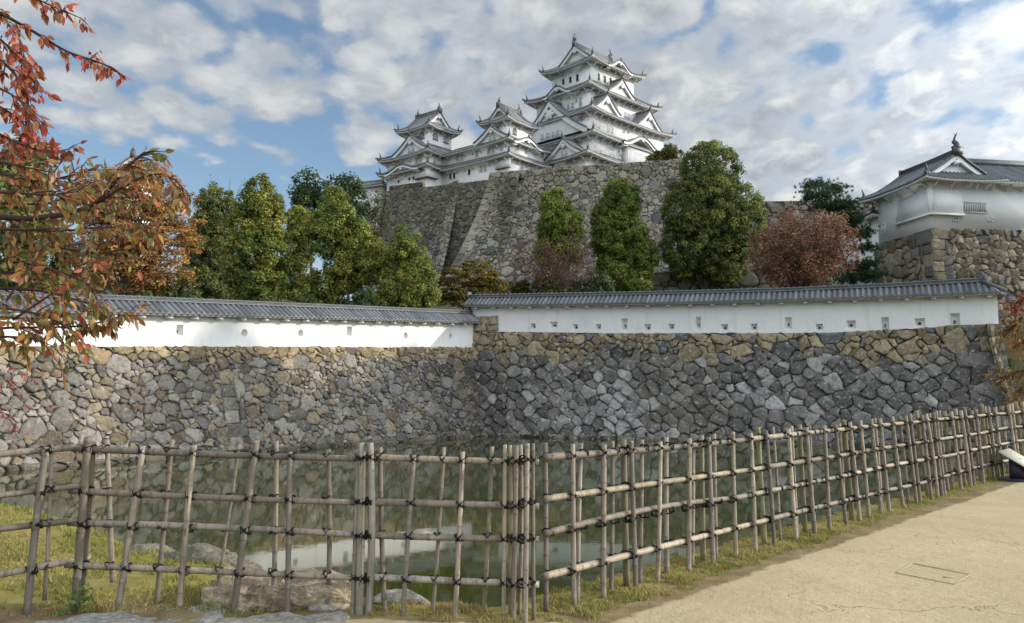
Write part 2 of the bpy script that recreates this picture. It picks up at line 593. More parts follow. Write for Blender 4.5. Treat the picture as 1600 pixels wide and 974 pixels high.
def stones(mb, face, size, colfun, seed, relief=0.16, gap=0.035, blocks=(), stretch=1.25, spread=0.5, dark=(0.075, 0.07, 0.06), jitter=0.06, lattice=None):
    r = np.random.default_rng(seed)
    L = face.L
    Hm = float(max(face.top(0), face.top(L * .5), face.top(L)))
    pts, rad = [], []
    cell = size * 2.2
    grid = {}
    tries = int(L * Hm / size ** 2 * 9)
    for k in range(tries):
        u = r.uniform(0, L)
        v = r.uniform(0, Hm)
        if v > face.top(u):
            continue
        if any(b[0] < u < b[1] and b[2] < v < b[3] for b in blocks):
            continue
        rr = size * float(np.clip(r.lognormal(-0.05, spread), 0.42, 1.9)) * (1.0 - 0.35 * k / tries)
        gi, gj = int(u / cell), int(v / cell)
        ok = True
        for a in (-1, 0, 1):
            for b in (-1, 0, 1):
                for q in grid.get((gi + a, gj + b), ()):
                    if ((u - pts[q][0]) / stretch) ** 2 + (v - pts[q][1]) ** 2 < (0.5 * (rr + rad[q])) ** 2:
                        ok = False
                        break
                if not ok:
                    break
            if not ok:
                break
        if ok:
            grid.setdefault((gi, gj), []).append(len(pts))
            pts.append((u, v))
            rad.append(rr)
    if lattice:
        # stones laid on the slant: a jittered, turned lattice with some stones left out and some small ones wedged in
        ang, a_, jit, drop, z0_, z1_ = lattice
        ca, sa = cos(ang), sin(ang)
        lim = lambda p: z0_ < p[1] / float(face.top(min(max(p[0], 0), L))) < z1_
        keep = [k for k in range(len(pts)) if not lim(pts[k])]
        pts, rad = [pts[k] for k in keep], [rad[k] for k in keep]
        m = int((L + Hm) / a_) + 2
        for i in range(-m, m):
            for j in range(-m, m):
                if r.random() < drop:
                    continue
                asp = 1.18
                u = (i * ca * asp - j * sa) * a_ + L / 2 + r.normal(0, jit * a_)
                v = (i * sa * asp + j * ca) * a_ + Hm / 2 + r.normal(0, jit * a_)
                if 0 < u < L and 0 < v < face.top(u) and lim((u, v)) and not any(b[0] < u < b[1] and b[2] < v < b[3] for b in blocks):
                    pts.append((u, v))
                    rad.append(size * r.uniform(.75, 1.25))
    P = np.array(pts)
    R = np.array(rad)
    cells = []
    for i in range(len(P)):
        u, v = P[i]
        w = size * 2.4
        poly = [(max(u - w, 0), max(v - w, 0)), (min(u + w, L), max(v - w, 0)), (min(u + w, L), v + w), (max(u - w, 0), v + w)]
        dd = ((P[:, 0] - u) / stretch) ** 2 + (P[:, 1] - v) ** 2
        nb = np.argsort(dd)[1:19]
        for j in nb:
            if dd[j] > (size * 4.5) ** 2:
                break
            # weighted bisector in the stretched metric
            du, dv = (P[j, 0] - u) / stretch ** 2, P[j, 1] - v
            k = 0.5 + 0.25 * (R[i] ** 2 - R[j] ** 2) / dd[j]
            k = min(max(k, 0.2), 0.8)
            m = (u + (P[j, 0] - u) * k, v + (P[j, 1] - v) * k)
            poly = clip_poly(poly, du, dv, du * m[0] + dv * m[1])
            if len(poly) < 3:
                break
        for b in blocks:
            if b[2] - size * .3 < v < b[3] + size * .3:
                if u <= b[0]:
                    poly = clip_poly(poly, 1, 0, b[0])
                elif u >= b[1]:
                    poly = clip_poly(poly, -1, 0, -b[1])
        ta, tb = float(face.top(max(u - .5, 0))), float(face.top(min(u + .5, L)))
        sl = (tb - ta) / (min(u + .5, L) - max(u - .5, 0))
        poly = clip_poly(poly, -sl, 1, float(face.top(u)) - sl * u)
        if len(poly) >= 3:
            cells.append((poly, (u, v), False))
    for b in blocks:
        cells.append(([(b[0], b[2]), (b[1], b[2]), (b[1], b[3]), (b[0], b[3])], ((b[0] + b[1]) / 2, (b[2] + b[3]) / 2), True))
    for poly, (u, v), isb in cells:
        q = np.array(poly)
        c = q.mean(0)
        ext = np.sqrt(((q - c) ** 2).sum(1)).mean()
        if ext < 0.05 * size:
            continue
        seg = []
        for k in range(len(q)):
            a, b_ = q[k], q[(k + 1) % len(q)]
            m = max(1, int(round(np.linalg.norm(b_ - a) / (0.42 * size))))
            m = min(m, 4)
            for e in range(m):
                seg.append(a + (b_ - a) * (e / m))
        q = np.array(seg)
        m = len(q)
        jt = jitter * (0.35 if isb else 1.0)
        q = q + r.normal(0, jt * size * 0.5, q.shape)
        sh = max(0.35, 1 - gap / max(ext, 1e-3))
        q = c + (q - c) * sh
        h = relief * size * r.uniform(0.55, 1.25) * (0.55 if isb else 1.0)
        tilt = r.normal(0, 0.16 if not isb else 0.05, 2)
        rings = []
        for sc_, dep in ((1.0, -0.30 * size), (0.985, 0.0), (0.915, h * 0.66), (0.60, h)):
            p = c + (q - c) * sc_
            d = np.full(m, dep)
            if dep > 0:
                d = d + (p - c) @ tilt + r.normal(0, 0.05 * size, m)
            rings.append(np.concatenate([p, d[:, None]], 1))
        allp = np.concatenate(rings + [np.array([[c[0], c[1], h * 1.05 + r.normal(0, .03 * size)]])])
        xyz = face.pos(np.clip(allp[:, 0], 0, L), allp[:, 1], allp[:, 2])
        f = []
        for k in range(3):
            for e in range(m):
                e2 = (e + 1) % m
                f.append((k * m + e, k * m + e2, (k + 1) * m + e2, (k + 1) * m + e))
        for e in range(m):
            f.append((3 * m + e, 3 * m + (e + 1) % m, 4 * m))
        mb.add(xyz, f, np.clip(colfun(u, v, r), 0.01, 0.8))
    # earth packed behind the joints
    ns = max(2, int(L / 1.0))
    S = np.linspace(0, L, ns)
    T = np.linspace(0, 1, 8)
    Pq = np.stack([face.pos(S, face.top(S) * t - (0.02 if t > .5 else 0), -0.16 * size) for t in T], 1)
    mb.grid(Pq, dark)


def corner_blocks(L, H, right=True, w=(0.85, 1.7), h=(0.6, 0.8), seed=1):
    r = np.random.default_rng(seed)
    out = []
    t = 0.0
    k = 0
    while t < H - 0.25:
        hh = r.uniform(*h)
        if t + hh > H - 0.3:
            hh = H - t
        ww = w[k % 2] * r.uniform(0.85, 1.15)
        out.append((L - ww, L, t, t + hh) if right else (0.0, ww, t, t + hh))
        t += hh
        k += 1
    return out


def wallcap(mb, face, depth, c=(0.2, 0.18, 0.13)):
    """earth / flat stones on top of a wall, running back"""
    S = np.linspace(0, face.L, max(2, int(face.L)))
    P = np.stack([face.pos(S, face.top(S) - 0.03, -d) for d in (0.0, depth)], 1)
    mb.grid(P, c)


ZW = -1.46                                     # moat water level
LB = atz(752, 681, ZW)
LA0 = atz(60, 731, ZW)
ldir = (LB - LA0)[:2] / np.linalg.norm((LB - LA0)[:2])
LA = LA0[:2] - ldir * 13.0
RA = LB[:2].copy()
RB = np.array([25.95, 42.0])
BT = 1.5

fl = Face(LA, LB[:2] + ldir * 2.5, ZW, 4.0, BT)


def top_from_px(face, pts, extra):
    """heights of a line given by pixels on the plane standing 'extra' behind the base line"""
    A = face.A - face.n * extra
    B = face.B - face.n * extra
    o = []
    for (px, py) in pts:
        s, z, _ = on_line(px, py, A, B)
        o.append((s / face.L, z))
    if len(o) == 2:      # extrapolate to the ends
        (s0, z0), (s1, z1) = o
        g = (z1 - z0) / (s1 - s0)
        return [(0.0, z0 - g * s0), (1.0, z1 + g * (1 - s1))]
    return o


fl.zs = top_from_px(fl, [(150, 541), (744, 543)], BT)
fr = Face(RA, RB, ZW, 5.0, BT, -2.0, 0.8)
fr.zs = top_from_px(fr, [(760, 517), (830, 518), (1007, 520), (1319, 519), (1450, 513), (1566, 506)], BT)


def col_left(u, v, r):
    t = v / float(fl.top(u))
    g = r.uniform(0.10, 0.27)
    c = np.array([g * 1.07, g * 0.98, g * 0.85])
    if r.random() < .22:
        c = c * np.array([1.05, .94, .76])
    k = 1 - np.clip((0.915 - t) / 0.05 + r.normal(0, 0.55), 0, 1)
    tan = np.array([0.34, 0.265, 0.16]) * r.uniform(0.55, 1.15)
    c = c * (1 - k) + tan * k
    f = u / fl.L
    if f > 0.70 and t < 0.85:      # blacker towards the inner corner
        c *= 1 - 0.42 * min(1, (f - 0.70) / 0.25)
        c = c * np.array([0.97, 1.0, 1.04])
    if r.random() < 0.025:
        c = np.array([0.17, 0.125, 0.095])
    return c


def col_right(u, v, r):
    t = v / float(fr.top(u))
    g = r.uniform(0.08, 0.20)
    c = np.array([g * 1.05, g * 0.99, g * 0.90])
    f = u / fr.L
    pale = exp(-((f - 0.30) / 0.12) ** 2) * exp(-((t - 0.28) / 0.30) ** 2) + 0.6 * exp(-((f - 0.57) / 0.10) ** 2) * exp(-((t - 0.4) / 0.22) ** 2)
    if r.random() < 0.85 * pale + 0.05:
        g = r.uniform(0.19, 0.33)
        c = np.array([g * 1.02, g * 1.0, g * 0.95])
    mid = exp(-((f - 0.46) / 0.07) ** 2)
    if r.random() < mid * 0.8:
        g = r.uniform(0.11, 0.19)
        c = np.array([g * 1.08, g * 0.98, g * 0.83])
    lim = 0.76 + 0.06 * sin(f * 21) - (0.10 if f < 0.1 else 0)
    k = np.clip((t - lim) / 0.06 + r.normal(0, 0.4), 0, 1)
    tan = np.array([0.30, 0.245, 0.155]) * r.uniform(0.55, 1.2)
    if r.random() < 0.15:
        tan = np.array([0.15, 0.15, 0.145])
    return c * (1 - k) + tan * k


def ledge(mb, face, seed):
    """row of flat footing stones standing just above the water line"""
    f = Face(face.A + face.n * .42, face.B + face.n * .42, ZW - .12, ZW + .20, .05)
    stones(mb, f, .36, lambda u, v, r: np.array([.13, .12, .095]) * r.uniform(.5, 1.3), seed, relief=.3, gap=.02, stretch=1.9)
    wallcap(mb, f, .5, (.07, .065, .05))


mb = MB()
sj = on_line(366, 620, LA, LB)[0]
jb = [(sj, sj + w_, t_, t_ + .62) for w_, t_ in zip((0.75, 1.15, 0.8, 1.2, 0.75, 1.1), np.arange(6) * 0.62 + 0.15)]
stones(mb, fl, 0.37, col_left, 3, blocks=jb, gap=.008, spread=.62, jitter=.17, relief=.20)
ledge(mb, fl, 61)
wallcap(mb, fl, 1.6)
lw = mb.build('stone_wall', M['stone'])
tag(lw, 'grey moat wall of rough stones under the left white wall', 'stone wall')

mb = MB()
ledge(mb, fr, 62)
stones(mb, fr, 0.50, col_right, 4, blocks=corner_blocks(fr.L, float(fr.top(fr.L)), True, (1.1, 2.3), (0.7, 1.0), 3), stretch=1.1, gap=.008, spread=.6, jitter=.13, relief=.17, lattice=(.72, .56, .17, .16, -.1, .80))
wallcap(mb, fr, 1.6)
# return side of the right end
fe = Face(RB, RB + np.array([0.39, 0.92]) * 14, ZW, float(fr.zs[-1][1]), BT * 0.9, 0.8, 0.0)
stones(mb, fe, 0.7, lambda u, v, r: np.array([0.26, 0.22, 0.15]) * r.uniform(.5, 1.2), 6, blocks=corner_blocks(fe.L, float(fe.top(0)), False, (2.0, 1.0), (0.7, 1.0), 4))
# stepped-up block of squared stones beside the end of the left white wall
a_ = fr.pos(0.0, fr.top(0.0), 0.0)
s817, _, _ = on_line(818, 510, fr.A - fr.n * BT, fr.B - fr.n * BT)
b_ = fr.pos(s817, fr.top(s817), 0.0)
a_ = a_ - np.append(fr.d, 0) * 0.3
zst = top_from_px(Face(a_, b_, 0, 1), [(745, 495), (815, 495)], 0.0)[0][1]
fs = Face(a_, b_, float(a_[2]) - 0.02, zst, 0.03)
Ls, Hs = fs.L, float(fs.top(0))
stones(mb, fs, 0.62, lambda u, v, r: np.array([0.33, 0.275, 0.18]) * r.uniform(.75, 1.15), 8, blocks=[(Ls - 1.25, Ls, Hs * .38, Hs), (Ls - .8, Ls, 0, Hs * .38)], relief=.12, gap=.03)
fsr = Face(b_, b_ + np.append(-fs.n * 0.5, 0), float(a_[2]) - 0.02, zst, 0.0)
stones(mb, fsr, 0.7, lambda u, v, r: np.array([0.34, 0.28, 0.18]), 9, blocks=[(0, .5, 0, Hs)], relief=.05)
wallcap(mb, fs, 0.6, (0.32, 0.27, 0.18))
rw = mb.build('stone_wall', M['darkstone'])
tag(rw, 'blackened moat wall with pale stones under the right white wall', 'stone wall')

# ------------------------------------------------------------------ white plaster walls with tiled roofs
def rib_columns(L, sp, near=True):
    fr_ = (0.20, 0.24, 0.36, 0.5, 0.64, 0.76, 0.80) if near else (0.2, 0.3, 0.5, 0.7, 0.8)
    k = np.arange(int(L / sp) + 1)
    x = (k[:, None] + np.array(fr_)[None]).ravel() * sp
    x = np.concatenate([[0], x[x < L], [L]])
    return np.unique(x)


def rib_h(x, sp, r, w=0.28):
    f = (x / sp) % 1.0 - 0.5
    return np.where(np.abs(f) < w, r * np.sqrt(np.clip(1 - (f / w) ** 2, 0, 1)), 0.0)


TILE = np.array([0.105, 0.110, 0.120])
WHITE = np.array([0.68, 0.675, 0.665])


def tilecol(x, sp, nrow, base=TILE, seed=0):
    """each tile column a little different; the round cover tiles a little lighter"""
    r = np.random.default_rng(seed)
    k = (x / sp).astype(int)
    v = r.uniform(0.75, 1.25, k.max() + 2)[k]
    f = np.abs((x / sp) % 1.0 - 0.5)
    v = v * np.where(f < 0.29, 1.25, 0.7)
    return np.repeat((base[None] * v[:, None])[:, None], nrow, 1)


def plaster_wall(label, face, eave_px, ridge_px, holes, s_lo, s_hi, seed, hip_end=False, setback=0.12):
    up = Face(face.A - face.n * (BT + setback), face.B - face.n * (BT + setback), 0.0, 1.0)
    bot = lambda s: face.z0 + face.top(s) - 0.05
    et = top_from_px(face, eave_px, BT + setback)
    rt = top_from_px(face, ridge_px, BT + setback + 0.32)
    ez = lambda s: np.interp(np.asarray(s) / face.L, [q[0] for q in et], [q[1] for q in et])
    rz = lambda s: np.interp(np.asarray(s) / face.L, [q[0] for q in rt], [q[1] for q in rt])
    A3 = lambda s, z, d: np.stack([up.A[0] + up.d[0] * s + up.n[0] * d, up.A[1] + up.d[1] * s + up.n[1] * d, np.broadcast_to(z, np.shape(s))], -1)
    s_mid = (s_lo + s_hi) / 2
    root = thing('plaster_wall', tuple(A3(np.array(s_mid), float(bot(s_mid)), -0.3)), label, 'wall')
    off = np.array(root.location)
    TH = 0.62
    # front with openings
    mb = MB()
    hs = []
    for (kind, px, py, w, h) in holes:
        s, z, _ = on_line(px, py, up.A, up.B)
        hs.append((s, z, kind, w, h))
    hs.sort()
    cur = s_lo

    def col(sa, sb):
        m = max(1, int((sb - sa) / 2))
        q = np.linspace(sa, sb, m + 1)
        P = np.stack([A3(q, bot(q), 0), A3(q, ez(q), 0)], 1)
        mb.grid(P - off, WHITE)
    recess = []
    for (s, z, kind, w, h) in hs:
        a, b = s - w / 2, s + w / 2
        if a < cur + .05 or b > s_hi:
            continue
        col(cur, a)
        q = np.array([a, b])
        mb.grid(np.stack([A3(q, bot(q), 0), A3(q, z - h / 2, 0)], 1) - off, WHITE)
        mb.grid(np.stack([A3(q, z + h / 2, 0), A3(q, ez(q), 0)], 1) - off, WHITE)
        cur = b
        n = 20
        an = np.linspace(0, 2 * pi, n, endpoint=False) + pi / 4
        sq = np.stack([np.cos(an), np.sin(an)], 1)
        box = sq / np.abs(sq).max(1)[:, None]
        if kind == 'round':
            inn = sq * 0.98
        else:
            inn = box * 0.999
        ring = lambda k, d, dz=0: A3(s + k[:, 0] * w / 2, z + dz + k[:, 1] * h / 2, np.full(n, d)) - off
        if kind == 'round':
            v = np.concatenate([ring(box, 0), ring(inn, 0)])
            f = [(i, (i + 1) % n, n + (i + 1) % n, n + i) for i in range(n)]
            mb.add(v, f, WHITE)
        lb = MB()
        v = np.concatenate([ring(inn, -0.002), ring(inn * 0.97, -0.012), ring(inn * 0.62, -0.26)])
        f = [(k * n + i, k * n + (i + 1) % n, (k + 1) * n + (i + 1) % n, (k + 1) * n + i) for k in range(2) for i in range(n)]
        lb.add(v, f, WHITE)
        back = ring(inn * 0.63, -0.262)
        lb.add(back, [tuple(range(n))], WHITE * 0.9)
        hole = ring(box * (0.30 if kind != 'tall' else 0.22), -0.258, -0.06 * h)
        lb.add(hole, [tuple(range(n))], (0.03, 0.03, 0.03))
        recess.append(lb)
    col(cur, s_hi)
    # ends, back
    q = np.linspace(s_lo, s_hi, 12)
    mb.grid(np.stack([A3(q, bot(q) - 0.6, -TH), A3(q, ez(q), -TH)], 1) - off, WHITE, True)
    for s in (s_lo, s_hi):
        q = np.array([s, s])
        P = np.stack([A3(q, np.array([bot(s), ez(s)]), 0), A3(q, np.array([bot(s), ez(s)]), -TH)], 1)
        mb.grid(P - off, WHITE, s == s_hi)
        # gable triangle under the ridge
        v = np.stack([A3(np.array(s), ez(s), 0), A3(np.array(s), ez(s), -TH), A3(np.array(s), rz(s) - .1, -TH / 2)]) - off
        mb.add(v, [(0, 1, 2)], WHITE)
    mb.build('wall', M['plaster'], root)
    for lb in recess:
        lb.build('loophole', M['plaster'], root)
    # roof
    sp, rr = 0.30, 0.085
    OV = 0.62
    rb = MB()
    s0, s1 = s_lo - 0.35, s_hi + 0.35
    x = rib_columns(s1 - s0, sp)
    W = np.linspace(0, 1, 5)
    for side in (1, -1):
        rows = []
        for w in W:
            dd = OV + (-TH / 2 - OV) * w if side > 0 else (-TH - OV) + (TH / 2 + OV) * w
            z = ez(x + s0) + 0.07 + (rz(x + s0) - 0.12 - ez(x + s0) - 0.07) * (w * 0.85 + 0.15 * w * w) + rib_h(x, sp, rr)
            if hip_end:
                z = np.minimum(z, rz(x + s0) - 0.12 - np.clip((x + s0 - (s_hi - 0.9)), 0, 2) * 0.75 + rib_h(x, sp, rr) + 0 * w)
            rows.append(A3(x + s0, z, np.full(len(x), dd)))
        P = np.stack(rows, 1) - off
        rb.grid(P, tilecol(x, sp, 5, seed=seed), side < 0)
        # tile edge: dark drop, then the round end discs as part of the profile
        lo = P[:, 0].copy()
        lo[:, 2] -= 0.075 + 0.4 * rib_h(x, sp, rr)
        rb.grid(np.stack([lo, P[:, 0]], 1), tilecol(x, sp, 2, TILE * 0.8, seed=seed), side < 0)
    # ridge: stacked courses and a round cap
    q = np.linspace(s0, s1 - (0.9 if hip_end else 0), 40)
    for k, (wd, zz) in enumerate(((0.17, -0.10), (0.14, -0.02), (0.16, 0.045))):
        rb.tube(A3(q, rz(q) + zz, np.full(len(q), -TH / 2)) - off, wd, 8, TILE * (1.1 - .15 * k), True, 0.38)
    # little tile joints along the ridge cap
    for s in np.arange(s0 + .2, s1 - (1.0 if hip_end else .1), 0.33):
        rb.tube(A3(np.array([s, s + .05]), rz(s) + 0.05, np.full(2, -TH / 2)) - off, 0.185, 8, TILE * 1.4, True, 0.42)
    if hip_end:
        for dd in (OV, -TH - OV):
            pts = np.stack([A3(np.array(s_hi - 0.75), rz(s_hi) - 0.02, np.array(-TH / 2)), A3(np.array(s1), ez(s1) + 0.14, np.array(dd))]) - off
            rb.tube(pts, 0.10, 8, TILE)
    e_ = A3(np.array(s0 + .02), rz(s0) + 0.06, np.array(-TH / 2)) - off
    rb.obox(e_, np.append(up.d, 0) * 0.16, np.append(up.n, 0) * 0.42, (0, 0, 0.42), TILE)
    e_ = A3(np.array(s1 - (.85 if hip_end else .02)), rz(s1) + 0.06, np.array(-TH / 2)) - off
    rb.obox(e_, np.append(up.d, 0) * 0.16, np.append(up.n, 0) * 0.42, (0, 0, 0.42), TILE)
    roof = rb.build('roof', M['tile'], root)
    # plastered eaves: scalloped underside
    eb = MB()
    q = np.linspace(s0 + .06, s1 - .06, 120)
    for sg, d0, d1 in ((1, OV - 0.10, 0.0), (-1, -TH - OV + 0.10, -TH)):
        P = np.stack([A3(q, ez(q) + 0.065, np.full(120, d0)), A3(q, ez(q) - 0.045, np.full(120, d0)), A3(q, ez(q) - 0.005, np.full(120, d1))], 1) - off
        eb.grid(P, WHITE * 0.9, sg > 0)
    eb.build('eave', M['plaster'], roof)
    br = None
    k = 0
    for s in np.arange(s_lo + 0.5, s_hi - .2, 1.32):
        b = MB()
        z = float(ez(s)) - 0.11
        c = A3(np.array(s), z, np.array(0.20)) - off
        b.obox(c, np.append(up.d, 0) * 0.24, np.append(up.n, 0) * 0.40, (0, 0, 0.11), WHITE * 0.93)
        b.build('bracket', M['plaster'], root)
    return root, up, ez, rz, off


Rn, Sq, Tl = 'round', 'square', 'tall'
sL, _, _ = on_line(743, 520, fl.A - fl.n * (BT + .12), fl.B - fl.n * (BT + .12))
plaster_wall('left white plaster wall with round loopholes and a grey tiled roof', fl,
             [(190, 491), (745, 505.5)], [(165, 464), (745, 488)],
             [(Rn, 172, 519, .34, .40), (Sq, 281, 516.5, .34, .52), (Rn, 382, 520.5, .36, .40), (Rn, 470, 521, .36, .40), (Sq, 546, 518, .36, .56),
              (Rn, 634, 525, .38, .44), (Rn, 704, 526.5, .34, .44)], 4.0, sL, 21)
hr = [(Sq, 833, 510, .36, .36), (Sq, 865, 508, .55, .42), (Sq, 899, 511, .36, .36), (Sq, 935, 511, .36, .36), (Tl, 975.6, 508, .42, .85), (Sq, 1012, 512, .42, .42),
      (Sq, 1049, 511, .38, .38), (Tl, 1091, 506, .32, .85), (Sq, 1132, 512, .42, .40), (Sq, 1178, 511.5, .40, .42), (Tl, 1231.6, 506, .40, .75), (Sq, 1280, 511.5, .42, .38),
      (Sq, 1329.7, 507.5, .52, .48), (Tl, 1383, 507.5, .42, .85), (Sq, 1437, 504.5, .56, .50), (Tl, 1492, 501.5, .50, .85)]
sR, _, _ = on_line(1559, 480, fr.A - fr.n * (BT + .12), fr.B - fr.n * (BT + .12))
plaster_wall('right white plaster wall with small square loopholes and a tiled roof', fr,
             [(720, 479.5), (818, 479.5), (1007, 476.5), (1100, 475), (1319, 469.5), (1559, 460.5)],
             [(720, 463), (1007, 458), (1225, 452.5), (1400, 445), (1544, 436.5)], hr, -1.6, sR, 22, hip_end=True)

# ------------------------------------------------------------------ water, near ground, hill
mb = MB()
g = np.array([[[x, y, ZW] for y in (2.0, 20.0, 40.0, 62.0)] for x in (-70.0, -20.0, 20.0, 60.0)])
mb.grid(g)
wat = mb.build('water', M['water'])
tag(wat, 'still dark green moat water reflecting the stone walls', 'water', kind='structure')

EDGE = np.array([(-40, 17), (-12, 13.6), (-7.6, 12.4), (-5.4, 10.6), (-4.0, 9.0), (-2.3, 7.45), (-1.40, 6.95), (-0.75, 6.62), (-0.21, 6.46),
                 (0.30, 6.95), (2.0, 8.80), (4.0, 10.97), (9.3, 16.74), (12.5, 20.2), (24, 32.5), (28.5, 43.5), (40, 60), (80, 90)])


def seg_dist(x, y, poly):
    """distance to a polyline, sign positive on its left side"""
    best = np.full(x.shape, 1e9)
    sgn = np.ones(x.shape)
    for a, b in zip(poly[:-1], poly[1:]):
        d = b - a
        t = np.clip(((x - a[0]) * d[0] + (y - a[1]) * d[1]) / (d @ d), 0, 1)
        qx, qy = x - a[0] - t * d[0], y - a[1] - t * d[1]
        dd = np.hypot(qx, qy)
        s = np.sign(d[0] * (y - a[1]) - d[1] * (x - a[0]))
        m = dd < best - 1e-6
        best = np.where(m, dd, best)
        sgn = np.where(m, s, sgn)
    return best * sgn


FEN = np.array([(-3.69 - 6 * 0.82, 6.0 - 6 * .57), (-3.69, 5.99), (-3.25, 6.30), (-1.13, 6.13), (0.163, 6.05), (9.66, 16.4), (12.6, 19.6)])


def wob(x, y, s=1.0, seed=0):
    return (np.sin(x * 3.1 * s + seed) * np.cos(y * 2.7 * s + 1.3 * seed) + 0.6 * np.sin(x * 7.3 * s + 2.1 + seed) * np.sin(y * 6.1 * s + seed)
            + 0.35 * np.sin(x * 15.1 * s + y * 11.7 * s + seed))


def ground_z(x, y):
    d = seg_dist(x, y, EDGE) + 0.05 * wob(x, y, 1.3)
    flat = np.clip((np.hypot((x - 3.6) / 1.0, (y - 7.25) / 1.0) - .55) / .5, 0, 1)
    z = 0.012 * wob(x, y, 0.35, 2) * flat - 0.007 * np.clip(y - 6, 0, 14)
    left = np.clip((-1.2 - x) / 1.0, 0, 1)
    z = z + left * 0.02 * wob(x, y, 1.2, 4)
    drop = np.clip(d + 0.10, 0, None)
    z = z - 2.6 * (1 - np.exp(-(drop * (1.5 - 0.75 * left)) ** 1.3))
    return z, d


xs = np.unique(np.round(np.concatenate([np.arange(-60, -8, 2.0), np.arange(-8, 13, 0.11), np.arange(13, 80, 2.0)]), 3))
ys = np.unique(np.round(np.concatenate([np.arange(-12, 2, 1.0), np.arange(2, 18.5, 0.11), np.arange(18.5, 70, 1.5)]), 3))
X, Y = np.meshgrid(xs, ys, indexing='ij')
Z, D = ground_z(X, Y)
fd = seg_dist(X, Y, FEN)
frontw = np.where(X > 0.4, 0.62, np.where(X > -1.25, 0.30, 0.55))
soil = np.clip((fd + frontw) / 0.25, 0, 1)
soil = np.where((X < -1.15) & (Y < 6.4), np.maximum(soil, np.clip((-1.35 - X - (6.2 - Y) * 0.9) / 0.35, 0, 1)), soil)
lawn = np.clip((fd - 0.02) / 0.25, 0, 1) * np.clip((-1.35 - X) / 0.4, 0, 1)
lawn = np.maximum(lawn, np.clip((fd + 0.35) / 0.4, 0, 1) * 0.75 * (X > -1.2))
Cg = np.stack([soil, lawn, np.zeros_like(soil)], -1)
mb = MB()
mb.grid(np.stack([X, Y, Z], -1), Cg)
gr = mb.build('ground', M['ground'], smooth=True)
tag(gr, 'tan earth path and grassy bank beside the moat', 'ground', kind='structure')

K1A, K1B = np.array([-4.0, 146.0]), np.array([37.0, 136.0])
K2A, K2B = np.array([-25.0, 164.5]), np.array([-3.8, 148.6])


def behind(x, y, A, B):
    d = (B - A) / np.linalg.norm(B - A)
    return -(x - A[0]) * d[1] + (y - A[1]) * d[0]


def hill_z(x, y):
    x = np.asarray(x, float)
    y = np.asarray(y, float)
    dl = behind(x, y, LA, LB[:2])
    dr = behind(x, y, RA, RB)
    d = np.maximum(dl, dr)
    z = np.interp(d, [0, 5, 30, 60, 85, 100, 130, 220], [3.2, 3.4, 7.0, 13.0, 18.0, 20.0, 24, 26])
    edge = np.where((x > 26), np.clip((x - 26) / 4, 0, 1), 0)
    z = np.where((x > 26) & (y < 62), z * (1 - 0.6 * edge), z)
    z = np.where(d < 1.6, -3.0, z)
    pl = (behind(x, y, K1A, K1B) > 9) & (behind(x, y, K2A, K2B) > 9) & (x > -20) & (x < 38)
    z = np.where(pl, 37.5, z)
    return z


xs = np.unique(np.concatenate([np.arange(-110, -40, 5.0), np.arange(-40, 60, 1.25), np.arange(60, 150, 5.0)]))
ys = np.unique(np.concatenate([np.arange(20, 170, 1.25), np.arange(170, 260, 5.0)]))
X, Y = np.meshgrid(xs, ys, indexing='ij')
mb = MB()
Zh = hill_z(X, Y)
cc = np.stack([0.075 + 0.02 * np.sin(X * .7), 0.070 + 0 * X, 0.035 + 0 * X], -1)
mb.grid(np.stack([X, Y, Zh], -1), cc)
hl = mb.build('hill', M['hill'])
tag(hl, 'wooded castle hill rising behind the moat walls', 'hill', kind='structure')

mb = MB()
mb.grid(np.array([[[x, y, -3.2] for y in (-1500.0, 0.0, 300.0, 2500.0)] for x in (-2000.0, 0.0, 2000.0)]), (0.10, 0.095, 0.05))
tag(mb.build('terrain', M['hill']), 'flat land reaching to the horizon', 'land', kind='structure')
# ------------------------------------------------------------------ castle buildings
def prof(w):
    return w * 0.74 + 0.26 * w * w


SIDES = {'R': (np.array([0., -1.]), np.array([1., 0.])), 'L': (np.array([-1., 0.]), np.array([0., -1.])),
         'B': (np.array([0., 1.]), np.array([-1., 0.])), 'E': (np.array([1., 0.]), np.array([0., 1.]))}


def side_of(rect, sd_):
    """start corner (seen from outside, left), length, e1, e2"""
    x0, x1, y0, y1 = rect
    e2, e1 = SIDES[sd_]
    p = {'R': (x0, y0), 'L': (x0, y1), 'B': (x1, y1), 'E': (x1, y0)}[sd_]
    Ln = (x1 - x0) if sd_ in 'RB' else (y1 - y0)
    return np.array(p, float), Ln, e1, e2


def insets(out, inn, sd_):
    run = {'R': inn[2] - out[2], 'L': inn[0] - out[0], 'B': out[3] - inn[3], 'E': out[1] - inn[1]}[sd_]
    nxt = {'R': 'LE', 'L': 'BR', 'B': 'EL', 'E': 'RB'}[sd_]
    f = lambda q: {'R': inn[2] - out[2], 'L': inn[0] - out[0], 'B': out[3] - inn[3], 'E': out[1] - inn[1]}[q]
    return run, f(nxt[0]), f(nxt[1])


